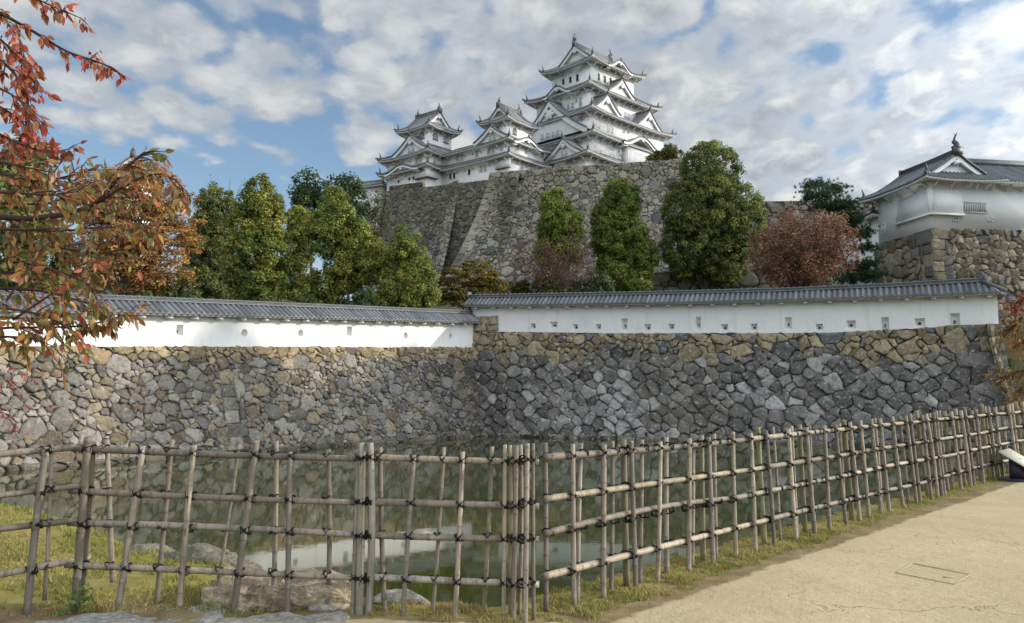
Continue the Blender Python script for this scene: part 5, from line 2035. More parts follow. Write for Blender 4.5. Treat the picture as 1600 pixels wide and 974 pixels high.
def pine(label, basepx, toppx, Y, pads, seed):
    r = np.random.default_rng(seed)
    b = at(basepx[0], basepx[1], Y)
    z = float(hill_z(np.array([b[0]]), np.array([Y]))[0])
    root = thing('pine_tree', (b[0], Y, z), label, 'tree')
    off = np.array(root.location)
    tp = at(toppx[0], toppx[1], Y)
    mb, tb = MB(), MB()
    t = np.linspace(0, 1, 9)
    tr = np.array([b[0], Y, z - .3]) + (tp - np.array([b[0], Y, z - .3])) * t[:, None] + np.stack([.25 * np.sin(t * 6), .1 * np.sin(t * 5), 0 * t], 1)
    tb.tube(tr - off, .20 * (1 - .8 * t), 8, (.06, .045, .038))
    for (px, py, rx, ry) in pads:
        dy = r.uniform(-1.5, 1.0)
        c = at(px, py, Y + dy)
        k = Y / FPX
        m = int(rx * ry * .55) + 20
        P = c + r.normal(0, 1, (m, 3)) * np.array([rx * k * .5, rx * k * .4, ry * k * .45])
        # needle tufts: upward pointing bursts
        n = 24
        d = unit(r.normal(0, 1, (m, n, 3)) + np.array([0, 0, .9]))
        ln = r.uniform(.16, .30, (m, n, 1))
        q = unit(np.cross(d, r.normal(0, 1, (m, n, 3)))) * .018
        v = np.stack([P[:, None] - q, P[:, None] + q, P[:, None] + d * ln], 2).reshape(-1, 3)
        cc = np.array([.034, .070, .034]) * r.uniform(.7, 1.6, (m, 1)) + np.array([.012, .012, 0]) * r.random((m, 1))
        mb.add(v - off, np.arange(m * n * 3).reshape(-1, 3), np.repeat(cc, n * 3, axis=0))
        j = np.argmin(np.abs(tr[:, 2] - (c[2] - .4)))
        s = np.linspace(0, 1, 6)[:, None]
        tb.tube(tr[j] + (c - tr[j]) * s + np.array([0, 0, .25]) * np.sin(s * pi) - off, .07 * (1 - .7 * s[:, 0]), 5, (.06, .045, .038))
    mb.build('crown', M['leaf'], root)
    tb.build('trunk', M['bark'], root, True)


pine('dark green pine with layered branches left of the corner turret', (1352, 470), (1285, 285), 65,
     [(1272, 290, 22, 10), (1305, 295, 22, 10), (1285, 305, 30, 12), (1262, 308, 12, 9), (1318, 322, 22, 14), (1290, 325, 26, 12), (1335, 345, 22, 14), (1345, 365, 22, 12), (1320, 355, 16, 14), (1352, 388, 18, 9),
      (1340, 420, 26, 14), (1358, 432, 24, 10), (1325, 435, 24, 12), (1355, 412, 18, 8)], 50)

# ------------------------------------------------------------------ foreground cherry branches
def cherry(name, label, trunk, branches, seed, cat='tree', leafscale=1.0):
    r = np.random.default_rng(seed)
    root = thing(name, tuple(trunk[0]), label, cat)
    off = np.array(root.location)
    if len(trunk) > 1:
        t = MB()
        tk = np.array(trunk)
        t.tube(tk - off, np.linspace(.17, .08, len(tk)), 10, (.075, .055, .045))
        t.build('trunk', M['bark'], root, True)
    lv = MB()
    for (pl, rad, cols, dens, twl) in branches:
        pts = np.array([at(*p) for p in pl])
        # smooth resample
        n = max(10, int(np.linalg.norm(np.diff(pts, axis=0), axis=1).sum() / .035))
        tt = np.linspace(0, len(pts) - 1, n)
        P = np.stack([np.interp(tt, np.arange(len(pts)), pts[:, k]) for k in range(3)], 1)
        for _ in range(3):
            P[1:-1] = (P[:-2] + 2 * P[1:-1] + P[2:]) / 4
        bb = MB()
        bb.tube(P - off, np.linspace(rad, rad * .28, n), 6, (.055, .035, .03))
        spots = []
        tg = unit(np.gradient(P, axis=0))
        i = 0
        while i < n:
            if r.random() < dens * (1.6 if cols is RED else 1.6):
                if twl > 0 and r.random() < .75:
                    d = unit(tg[i] * .8 + r.normal(0, .55, 3) + np.array([0, 0, .10]))
                    Lt = twl * r.uniform(.5, 1.35) * (.62 if cols is RED else 1.0)
                    m = 9
                    s = np.linspace(0, 1, m)[:, None]
                    Q = P[i] + d * Lt * s + np.array([0, 0, -.25 * Lt]) * s * s
                    bb.tube(Q - off, np.linspace(rad * .3 + .001, .0012, m), 4, (.07, .04, .033), False)
                    for q, dq in zip(Q[1:], np.gradient(Q, axis=0)[1:]):
                        if r.random() < .9:
                            spots.append((q, unit(dq)))
                else:
                    spots.append((P[i], tg[i]))
            i += 1
        bb.build('branch', M['bark'], root, True)
        cols = np.array(cols)
        for (q, dq) in spots:
            ln = r.uniform(.036, .062) * leafscale
            wd = ln * r.uniform(.40, .50)
            a = unit(dq * .55 + r.normal(0, .45, 3) + np.array([0, 0, -.75]))
            b = unit(np.cross(a, r.normal(0, 1, 3)))
            nn = np.cross(a, b)
            pet = q + a * .018
            u = np.array([0, .12, .3, .55, .8, 1.0])
            hw = np.array([.04, .55, 1.0, .92, .5, 0.02]) * wd * .5
            curl = r.uniform(-.05, .28) * ln
            mid = pet + a * (u * ln)[:, None] + nn * (curl * u ** 2)[:, None]
            fold = r.uniform(.15, .55)
            lf = mid + b * hw[:, None] + nn * (hw * fold)[:, None]
            rt = mid - b * hw[:, None] + nn * (hw * fold)[:, None]
            c = cols[r.integers(len(cols))] * r.uniform(.65, 1.3)
            c2 = c * .6 + cols[r.integers(len(cols))] * .4
            cc = np.concatenate([c + (c2 - c) * u[:, None]] * 3)
            v = np.concatenate([mid, lf, rt])
            f = [(k, k + 1, 6 + k + 1, 6 + k) for k in range(5)] + [(k + 1, k, 12 + k, 12 + k + 1) for k in range(5)]
            lv.add(v - off, f, np.clip(cc, .005, .8))
            lv.tube([q - off, pet - off], .0013, 3, (.2, .05, .04), False)
    lv.build('leaves', M['bigleaf'], root, True)
    return root


RED = [(.30, .065, .042), (.38, .085, .05), (.22, .06, .042), (.52, .09, .055), (.33, .16, .07), (.25, .12, .05), (.44, .18, .065)]
BRZ = [(.22, .16, .05), (.28, .16, .055), (.17, .16, .045), (.32, .11, .055), (.27, .12, .075), (.30, .21, .06), (.15, .155, .04), (.50, .13, .05), (.38, .22, .06), (.13, .145, .04), (.24, .17, .06)]
GRN = [(.11, .135, .034), (.16, .165, .04), (.24, .16, .045), (.08, .105, .03), (.30, .15, .05), (.16, .15, .045), (.48, .11, .06), (.26, .14, .09), (.5, .2, .05)]
YB = 3.9
bs = [([(-160, -60, YB), (-20, 10, YB), (45, 45, YB), (105, 82, YB), (150, 96, YB), (176, 106, YB)], .011, RED, .42, .10),
      ([(-120, -40, 3.8), (10, -25, 3.8), (70, 5, 3.8), (125, 28, 3.8)], .008, RED, .42, .09),
      ([(-160, 40, 4.1), (-30, 70, 4.1), (20, 110, 4.1), (45, 150, 4.1), (40, 205, 4.1), (15, 240, 4.1)], .010, RED, .62, .13),
      ([(-100, 110, 3.7), (-20, 130, 3.7), (25, 150, 3.7), (55, 180, 3.7)], .008, RED, .6, .12),
      ([(-120, 190, 3.9), (-20, 200, 3.9), (30, 225, 3.9), (75, 240, 3.9), (108, 233, 3.9)], .009, RED, .55, .08),
      ([(-100, 10, 4.2), (0, 20, 4.2), (40, 75, 4.2), (30, 120, 4.2)], .009, RED, .6, .10),
      ([(-180, 350, YB), (-20, 338, YB), (50, 343, YB), (110, 334, YB), (152, 318, YB), (180, 285, YB), (205, 255, YB), (226, 238, YB)], .017, BRZ, .50, .12),
      ([(150, 318, YB), (180, 300, 3.85), (215, 278, 3.85), (250, 268, 3.85), (272, 280, 3.85), (284, 292, 3.85)], .008, BRZ, .62, .10),
      ([(130, 328, YB), (175, 335, 3.95), (220, 345, 3.95), (235, 360, 3.95)], .007, BRZ, .62, .09),
      ([(-120, 280, 4.1), (0, 270, 4.1), (60, 285, 4.1), (110, 275, 4.1), (150, 262, 4.1)], .009, BRZ, .62, .13),
      ([(-120, 300, 3.6), (0, 300, 3.6), (70, 305, 3.6), (120, 300, 3.6)], .009, BRZ, .62, .13),
      ([(-120, 390, 4.2), (0, 380, 4.2), (80, 385, 4.2), (140, 395, 4.2), (185, 398, 4.2)], .010, GRN, .66, .13),
      ([(-120, 410, 3.7), (0, 405, 3.7), (60, 415, 3.7), (110, 430, 3.7), (140, 445, 3.7)], .010, GRN, .66, .13),
      ([(-120, 460, 4.0), (0, 450, 4.0), (70, 455, 4.0), (125, 470, 4.0), (150, 480, 4.0)], .010, GRN, .66, .13),
      ([(-120, 490, 3.7), (0, 480, 3.7), (60, 490, 3.7), (105, 510, 3.7)], .009, GRN, .66, .13),
      ([(-100, 530, 4.0), (0, 512, 4.0), (70, 512, 4.0), (130, 510, 4.0), (172, 500, 4.0), (203, 488, 4.0)], .008, GRN, .55, .06),
      ([(-100, 540, 3.7), (-10, 525, 3.7), (50, 528, 3.7), (80, 540, 3.7)], .008, GRN, .7, .10),
      ([(-120, 330, 4.3), (0, 318, 4.3), (70, 320, 4.3), (130, 300, 4.3)], .009, BRZ, .6, .14),
      ([(-120, 365, 3.8), (0, 358, 3.8), (90, 362, 3.8), (160, 355, 3.8)], .009, BRZ, .6, .13),
      ([(-120, 430, 4.3), (0, 425, 4.3), (80, 430, 4.3), (150, 425, 4.3)], .009, GRN, .6, .13),
      ([(-120, 505, 4.2), (0, 495, 4.2), (60, 500, 4.2), (110, 490, 4.2)], .009, GRN, .6, .13),
      ([(-120, 250, 3.8), (-10, 250, 3.8), (40, 262, 3.8), (85, 270, 3.8)], .008, BRZ, .55, .12),
      ([(-100, 60, 3.9), (-10, 50, 3.9), (30, 90, 3.9), (55, 125, 3.9)], .008, RED, .6, .12),
      ([(-100, 150, 4.2), (-10, 160, 4.2), (30, 185, 4.2), (50, 215, 4.2)], .008, RED, .6, .12),
      ([(160, 315, 4.1), (200, 318, 4.1), (235, 310, 4.1), (262, 318, 4.1)], .006, BRZ, .6, .10),
      ([(10, 470, 3.6), (60, 400, 3.6), (100, 350, 3.6)], .006, BRZ, .08, .05),
      ([(20, 500, 3.8), (110, 440, 3.8), (150, 410, 3.8)], .006, BRZ, .10, .05)]
cherry('cherry_tree', 'cherry branches with red and bronze autumn leaves reaching in from the left edge', [(-5.6, 4.3, -.1), (-5.3, 4.2, 1.4), (-4.9, 4.05, 2.6), (-4.7, 4.0, 4.2)], bs, 60)
YR = 38.0
rb_ = [([(1680, 470, YR), (1620, 480, YR), (1592, 500, YR), (1575, 520, YR)], .03, BRZ, .9, .9),
       ([(1680, 440, YR), (1625, 450, YR), (1600, 465, YR), (1585, 480, YR)], .03, RED, .9, .9),
       ([(1680, 520, YR), (1625, 515, YR), (1595, 535, YR)], .03, BRZ, .9, .8),
       ([(1660, 590, YR), (1610, 575, YR), (1580, 585, YR), (1562, 592, YR)], .03, BRZ, .9, .7),
       ([(1660, 600, YR), (1615, 590, YR), (1595, 610, YR), (1588, 628, YR)], .03, BRZ, .9, .7)]
tr_ = at(1690, 560, YR)
cherry('maple_tree', 'red and orange leaves of a tree hanging in at the right edge above the fence', [(tr_[0], YR, -.2), (tr_[0] - .1, YR, 3.0), (tr_[0], YR, 7.0)], rb_, 61, leafscale=3.2)
YV = 29.0
vb_ = [([(-60, 600, YV), (0, 590, YV), (28, 610, YV), (45, 640, YV)], .012, [(.40, .05, .05), (.28, .05, .04)], .12, .4),
       ([(-60, 650, YV), (-5, 640, YV), (18, 660, YV), (30, 690, YV)], .012, [(.40, .05, .05), (.28, .05, .04)], .22, .4),
       ([(-60, 560, YV), (10, 570, YV), (40, 585, YV), (60, 600, YV)], .012, [(.40, .05, .05), (.28, .05, .04)], .06, .3)]
tv_ = at(-80, 660, YV)
cherry('vine', 'thin red leaved vine in front of the stone wall at the left edge', [(tv_[0], YV, -2.0), (tv_[0], YV, 1.6)], vb_, 62, 'vine', 1.9)
# ------------------------------------------------------------------ bamboo fence
BAM = [(.30, .255, .195), (.255, .215, .165), (.345, .295, .225), (.22, .19, .15), (.28, .25, .205)]
GREENLOG = (.25, .235, .13)
GREYLOG = (.215, .20, .17)


def bamboo(mb, a, b, r0, r1, col, r, flat=False, hollow=True, segs=None):
    a, b = np.asarray(a, float), np.asarray(b, float)
    Ln = np.linalg.norm(b - a)
    step = r.uniform(.24, .38)
    nodes = np.arange(r.uniform(.05, step), Ln, step)
    t = np.unique(np.round(np.concatenate([np.linspace(0, Ln, max(5, int(Ln / .12))), nodes - .014, nodes, nodes + .014, [Ln]]), 4))
    t = np.append(t[(t >= 0) & (t < Ln - .002)], Ln)
    k = t / Ln
    rad = r0 + (r1 - r0) * k
    isn = np.array([np.any(np.abs(nodes - q) < .003) for q in t]) if not flat else np.zeros(len(t), bool)
    rad = rad * np.where(isn, 1.13, 1.0)
    d = (b - a) / Ln
    bend = unit(np.cross(d, r.normal(0, 1, 3))) * r.normal(0, .006) * Ln
    P = a + (b - a) * k[:, None] + bend * np.sin(k * pi)[:, None]
    base = np.array(col) * r.uniform(.70, 1.25) * np.array([1, r.uniform(.96, 1.01), r.uniform(.90, 1.02)])
    C = base[None] * np.where(isn, .62, 1.0)[:, None] * (1 + .10 * np.sin(k * 9 + r.uniform(0, 6)))[:, None]
    mb.tube(P, rad, 9 if not flat else 6, C, True)
    if hollow:
        up = P[-1] + d * .0015
        e1 = unit(np.cross(d, [1, .3, 0]))
        e2 = np.cross(d, e1)
        an = np.linspace(0, 2 * pi, 9, endpoint=False)
        rg = up + (e1 * np.cos(an)[:, None] + e2 * np.sin(an)[:, None]) * (rad[-1] * .62)
        mb.add(rg, [tuple(range(9))], base * (.25 if not flat else .8))


def tie_mesh(seed):
    """a crossed lashing of thin black rope with its loose ends; x along the rail, y through the fence, z up"""
    r = np.random.default_rng(seed)
    mb = MB()
    an = np.linspace(0, 2 * pi, 15)
    for sg in (-1, 1):
        for q in (-.005, .005):
            x = sg * .033 * np.cos(an) + q
            z = .033 * np.cos(an) + q * .5
            y = .056 * np.sin(an)
            mb.tube(np.stack([x, y, z], 1), .0038, 5, (.012, .012, .014), False)
    for k in range(2):
        x = .035 * np.cos(an) * .9
        mb.tube(np.stack([np.full(15, (k - .5) * .012 + .028 * r.choice([-1, 1])), .034 * np.sin(an) , .034 * np.cos(an)], 1), .0036, 5, (.012, .012, .014), False)
    mb.obox((0, -.056, 0), (.024, 0, .008), (0, .018, 0), (-.006, 0, .02), (.012, .012, .014))
    for sg in (-1, 1):
        s = np.linspace(0, 1, 5)[:, None]
        e = np.array([sg * r.uniform(.02, .05), -.03 - r.uniform(0, .02), r.uniform(-.07, .015)])
        mb.tube(np.array([0, -.056, 0]) + e * s + np.array([0, 0, .02]) * np.sin(s * pi), .0026, 4, (.012, .012, .014), False)
    o = mb.build('rope_tie', M['rope'], None)
    me = o.data
    bpy.data.objects.remove(o)
    return me


TIES = [tie_mesh(k) for k in range(6)]


def fence(label, A, B, rails, posts, seed, ext=(0.15, 0.15), rail_r=.026, tie_limit=60, boost=1.0):
    r = np.random.default_rng(seed)
    A, B = np.asarray(A, float)[:2], np.asarray(B, float)[:2]
    Ln = np.linalg.norm(B - A)
    d = (B - A) / Ln
    n = np.array([d[1], -d[0]])
    mid = (A + B) / 2
    root = thing('bamboo_fence', (mid[0], mid[1], 0), label, 'fence', 0, 'bamboo fence sections along the moat')
    off = np.array(root.location)
    zr = []
    for rl in rails:
        pt = [on_line(px, py, A, B)[:2] for px, py in rl]
        pt.sort()
        S = np.array([q[0] for q in pt])
        Zs = np.array([q[1] for q in pt])
        zr.append((S, Zs))

    def rz(j, s):
        S, Zs = zr[j]
        if len(S) == 2:
            return Zs[0] + (Zs[1] - Zs[0]) * (s - S[0]) / (S[1] - S[0])
        return float(np.interp(s, S, Zs))
    for j in range(len(rails)):
        mb = MB()
        s = -ext[0]
        first = True
        while s < Ln + ext[1] - .05:
            e = min(s + r.uniform(2.6, 3.6), Ln + ext[1])
            if Ln + ext[1] - e < .8:
                e = Ln + ext[1]
            a = np.append(A + d * s + n * r.uniform(-.006, .006), rz(j, s))
            b = np.append(A + d * (e + (.12 if e < Ln else 0)) + n * r.uniform(-.006, .006), rz(j, e + .05) - .004)
            rr = rail_r * r.uniform(.92, 1.08)
            nseg = max(1, int((e - s) / .9))
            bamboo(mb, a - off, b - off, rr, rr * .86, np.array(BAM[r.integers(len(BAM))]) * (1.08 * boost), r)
            s = e
        mb.build('rail', M['wood'], root, True)
    stuffmb = MB()
    cnt = 0
    yaw = atan2(d[1], d[0])
    for (tx, ty, bx, by, w, kind) in posts:
        side = 1 if kind in 'fg' else -1          # f: front of the rails, b: behind; g/h: log posts
        sf = side * (rail_r + .024)
        Af, Bf = A + n * sf, B + n * sf
        st, zt, pt = on_line(tx, ty, Af, Bf)
        sb, zb, pb = on_line(bx, by, Af, Bf)
        depth = pt[1]
        rad = w * .43 * depth / FPX
        log = kind in 'gh'
        col = (GREENLOG if kind == 'h' else GREYLOG) if log else BAM[r.integers(len(BAM))]
        mb = MB()
        dn = unit(pb - pt)
        pb2 = pb + dn * .12
        o = np.array([pb[0], pb[1], pb[2]])
        bamboo(mb, pb2 - o, pt - o, rad * 1.03, rad * .94, np.array(col) * boost, r, log, True)
        po = mb.build('post', M['wood'], root, True)
        po.location = tuple(o - off)
        for j in range(len(rails)):
            # crossing of post and rail
            k = 0.5
            for _ in range(3):
                s_ = st + (sb - st) * k
                z_ = rz(j, s_)
                k = (zt - z_) / max(zt - zb, 1e-3)
            if k > 1.0 or k < 0:
                continue
            c = np.append(A + d * s_ + n * (sf * .45), z_)
            sc = max(.5, min(1.1, (rad + rail_r) / .056))
            me = TIES[r.integers(len(TIES))]
            if cnt < tie_limit * 4:
                t = bpy.data.objects.new('rope_tie', me)
                COL.objects.link(t)
                t.parent = po
                t.location = tuple(c - o)
                t.rotation_euler = (r.uniform(-.2, .2), r.uniform(-.25, .25), yaw + (pi if side < 0 else 0) + r.uniform(-.2, .2))
                t.scale = (sc, sc, sc)
            else:
                V = np.zeros(len(me.vertices) * 3)
                me.vertices.foreach_get('co', V)
                V = V.reshape(-1, 3) * sc
                ca, sa = cos(yaw + (pi if side < 0 else 0)), sin(yaw + (pi if side < 0 else 0))
                V = np.stack([V[:, 0] * ca - V[:, 1] * sa, V[:, 0] * sa + V[:, 1] * ca, V[:, 2]], 1) + c - off
                stuffmb.add(V, [tuple(p.vertices) for p in me.polygons], (.012, .012, .014))
            cnt += 1
    if stuffmb.n:
        so = stuffmb.build('rope_ties', M['rope'], root)
        so['kind'] = 'stuff'
    return root


FA, FB, FC, FD = np.array([.163, 6.05]), np.array([-1.13, 6.13]), np.array([-3.25, 6.30]), np.array([-3.69, 5.99])
FD2 = FD + (FD - FC) * 2.2
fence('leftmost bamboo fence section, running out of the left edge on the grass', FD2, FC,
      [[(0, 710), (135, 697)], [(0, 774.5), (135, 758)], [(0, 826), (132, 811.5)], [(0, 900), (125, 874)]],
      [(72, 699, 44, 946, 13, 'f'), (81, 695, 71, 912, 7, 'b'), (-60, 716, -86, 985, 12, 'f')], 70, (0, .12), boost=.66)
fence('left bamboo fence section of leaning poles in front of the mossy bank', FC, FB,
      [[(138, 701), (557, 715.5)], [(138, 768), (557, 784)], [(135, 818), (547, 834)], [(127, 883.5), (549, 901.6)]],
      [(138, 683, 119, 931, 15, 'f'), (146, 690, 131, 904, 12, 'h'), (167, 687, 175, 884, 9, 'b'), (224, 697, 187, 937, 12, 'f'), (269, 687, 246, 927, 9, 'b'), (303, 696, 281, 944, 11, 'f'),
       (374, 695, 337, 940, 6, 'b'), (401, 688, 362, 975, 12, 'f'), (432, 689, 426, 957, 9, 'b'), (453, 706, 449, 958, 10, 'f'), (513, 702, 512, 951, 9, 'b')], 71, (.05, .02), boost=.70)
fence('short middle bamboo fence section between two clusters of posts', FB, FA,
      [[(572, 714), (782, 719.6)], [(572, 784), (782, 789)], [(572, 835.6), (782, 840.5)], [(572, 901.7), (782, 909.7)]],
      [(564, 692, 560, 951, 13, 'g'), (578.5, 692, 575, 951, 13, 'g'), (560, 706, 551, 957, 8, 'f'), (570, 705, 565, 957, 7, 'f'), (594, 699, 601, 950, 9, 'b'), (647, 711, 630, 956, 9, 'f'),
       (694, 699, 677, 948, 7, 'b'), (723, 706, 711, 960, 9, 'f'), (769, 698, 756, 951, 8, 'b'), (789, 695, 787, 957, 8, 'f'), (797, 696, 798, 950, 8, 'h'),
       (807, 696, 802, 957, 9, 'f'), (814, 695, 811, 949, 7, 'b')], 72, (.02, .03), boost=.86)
PR = [(824, 693, 821, 958, 9, 'f'), (833, 693, 834, 956, 7, 'f'), (852, 692, 853, 934, 9, 'b'), (895, 694, 897, 932, 9, 'f'), (908, 693, 903, 922, 8, 'b'), (944, 695, 943, 925, 10, 'f'),
      (957, 689, 955, 910, 8, 'b'), (974, 687, 979, 897, 12, 'h'), (986, 689, 993, 908, 9, 'f'), (1003, 687, 1001, 893, 8, 'b'), (1032, 690, 1028, 896, 8, 'f'), (1041, 683, 1042, 884, 9, 'b'),
      (1077, 685, 1076, 885, 9, 'f'), (1084, 690, 1082, 872, 6, 'b'), (1096, 680, 1099, 864, 10, 'h'), (1107, 683, 1114, 871, 9, 'f'), (1116, 678, 1119, 860, 7, 'b'), (1145, 675, 1150, 862, 8, 'f'),
      (1173, 677, 1180, 854, 8, 'f'), (1184, 668, 1194, 838, 10, 'h'), (1197, 673, 1209, 846, 7, 'f'), (1208, 667, 1219, 834, 5, 'b'), (1232, 670, 1244, 837, 8, 'f'), (1237, 666, 1246, 830, 6, 'b'),
      (1249, 664, 1258, 823, 9, 'h'), (1260, 668, 1273, 828, 8, 'f'), (1265, 666, 1270, 815, 5, 'b'), (1288, 665, 1296, 822, 7, 'f'), (1305, 664, 1321, 812, 7, 'f'), (1312, 662, 1320, 800, 5, 'b'),
      (1318, 657, 1331, 804, 10, 'h'), (1328, 660, 1343, 807, 7, 'f'), (1344, 657, 1357, 802, 7, 'f'), (1361, 655, 1376, 798, 7, 'f'), (1367, 654, 1378, 790, 5, 'b'), (1375, 654, 1389, 796, 7, 'f')]
rp = np.random.default_rng(99)
x_ = 1394.0
k_ = 0
while x_ < 1690:
    yb = np.interp(x_ + 14, [1389, 1420, 1568, 1700], [793, 784, 745, 712])
    yt = np.interp(x_, [1387, 1542, 1600, 1700], [650, 634, 629, 618]) + rp.uniform(-2, 6)
    kind = 'f' if k_ % 3 != 1 else 'b'
    wd = rp.uniform(5.5, 7.5)
    if k_ % 7 == 4:
        kind, wd, yt = 'h', 8.5, yt - 3
    if kind in 'bh':
        yb -= 7
    PR.append((x_, yt, x_ + (yb - yt) * rp.uniform(.10, .14), yb, wd, kind))
    x_ += rp.choice([4.5, 6.5, 8.5, 10.5])
    k_ += 1
fence('long bamboo fence receding along the path to the right edge', FA + np.array([.12, .13]), np.array([12.4, 19.35]),
      [[(835, 716), (1140, 689.5), (1387, 663), (1600, 644), (1680, 638)], [(835, 782), (1143, 738.7), (1387, 699), (1600, 666), (1680, 657)],
       [(835, 837), (1143, 779.5), (1387, 729), (1600, 687), (1680, 675)], [(835, 905), (1143, 825.5), (1387, 766), (1568, 720), (1680, 697)]],
      PR, 73, (.06, .2), tie_limit=25, boost=.86)

# ------------------------------------------------------------------ rocks and slabs on the bank
from mathutils import noise as mnoise
import bmesh


def rock(name, label, c, size, seed, mat='rock', col=(.27, .25, .21), rz=0.0, rough=.32, box=0.0, cat='rock', cuts=3, group=None):
    bm = bmesh.new()
    if box > 0:
        bmesh.ops.create_cube(bm, size=2.0)
        bmesh.ops.subdivide_edges(bm, edges=bm.edges[:], cuts=18, use_grid_fill=True)
    else:
        bmesh.ops.create_icosphere(bm, subdivisions=5, radius=1.0)
    sx, sy, sz = size
    for v in bm.verts:
        p = v.co.copy()
        if box > 0:
            # soften the edges of the block
            q = p.normalized() * 1.25
            m = sorted(abs(t) for t in p)
            e = max(0.0, m[1] - .80) / .20
            p = p.lerp(q, .18 * e * e)
        w = Vector((p.x * sx, p.y * sy, p.z * sz)) * (2.2 / max(sx, sy, sz) ** .5) + Vector((seed * 3.1, seed * 1.7, 0))
        h = mnoise.fractal(w * 1.1, .9, 2.0, 5) * rough
        h += .10 * rough * mnoise.noise(w * 9)
        f = 1 + h
        if box > 0:
            f = 1 + h * .5
            v.co = Vector((p.x * sx * (1 + h * .16), p.y * sy * (1 + h * .38), p.z * sz * f))
        else:
            p = p * f
            # facets
            for k in range(5):
                nrm = Vector((sin(seed * 5 + k * 2.1), cos(seed * 3 + k * 1.3), .5 * sin(k * 4 + seed))).normalized()
                dd = p.dot(nrm) - .72
                if dd > 0:
                    p = p - nrm * dd * .8
            v.co = Vector((p.x * sx, p.y * sy, p.z * sz))
    me = bpy.data.meshes.new(name)
    bm.to_mesh(me)
    bm.free()
    me.attributes.new('Col', 'FLOAT_COLOR', 'POINT')
    n = len(me.vertices)
    cc = np.tile(np.array(list(col) + [1.0], dtype=np.float32), (n, 1))
    me.attributes['Col'].data.foreach_set('color', cc.ravel())
    me.materials.append(M[mat])
    o = bpy.data.objects.new(name, me)
    COL.objects.link(o)
    o.location = c
    o.rotation_euler = (0, 0, rz)
    tag(o, label, cat, group)
    return o


GRK = 'boulders along the grassy bank'
rock('boulder', 'grey boulder on the bank, farthest left behind the fence', (-3.75, 8.55, -.10), (.36, .26, .13), 1, col=(.20, .185, .14), group=GRK)
rock('boulder', 'long dark mossy boulder at the water edge behind the leaning poles', (-2.98, 8.15, -.14), (.56, .32, .20), 2, col=(.17, .155, .115), group=GRK, rz=-.3)
rock('boulder', 'rounded tan boulder half buried in dry grass beside the dark mossy boulder', (-2.45, 7.65, -.08), (.38, .22, .12), 3, col=(.22, .19, .135), group=GRK, rz=-.5)
rock('boulder', 'low stone at the water line left of the middle fence section', (-1.75, 7.0, -.06), (.40, .17, .10), 4, col=(.27, .24, .18), group=GRK)
rock('boulder', 'pale flat stone on the bank behind the middle fence section', (-.88, 6.55, -.02), (.26, .15, .075), 5, col=(.33, .31, .26), group=GRK)
rock('boulder', 'small pale slab lying at the foot of the double post', (-1.33, 6.25, 0.0), (.17, .10, .05), 6, col=(.30, .28, .23), group=GRK, rz=.5)
rock('granite_block', 'rough tan granite block with a broken front face behind the leaning poles', (-1.72, 6.50, -.05), (.52, .27, .19), 7, col=(.33, .27, .185), rz=.06, rough=1.0, box=1, cat='stone block')
rock('granite_slab', 'long grey granite kerb stone at the bottom edge left of the tan block', (-2.62, 5.78, -.075), (.62, .33, .10), 8, col=(.30, .29, .26), rz=.20, rough=.75, box=1, cat='stone slab')
rock('granite_slab', 'flat grey paving slab at the bottom edge in front of the tan block', (-1.60, 5.80, -.07), (.46, .28, .075), 9, col=(.31, .29, .25), rz=.22, rough=.6, box=1, cat='stone slab')

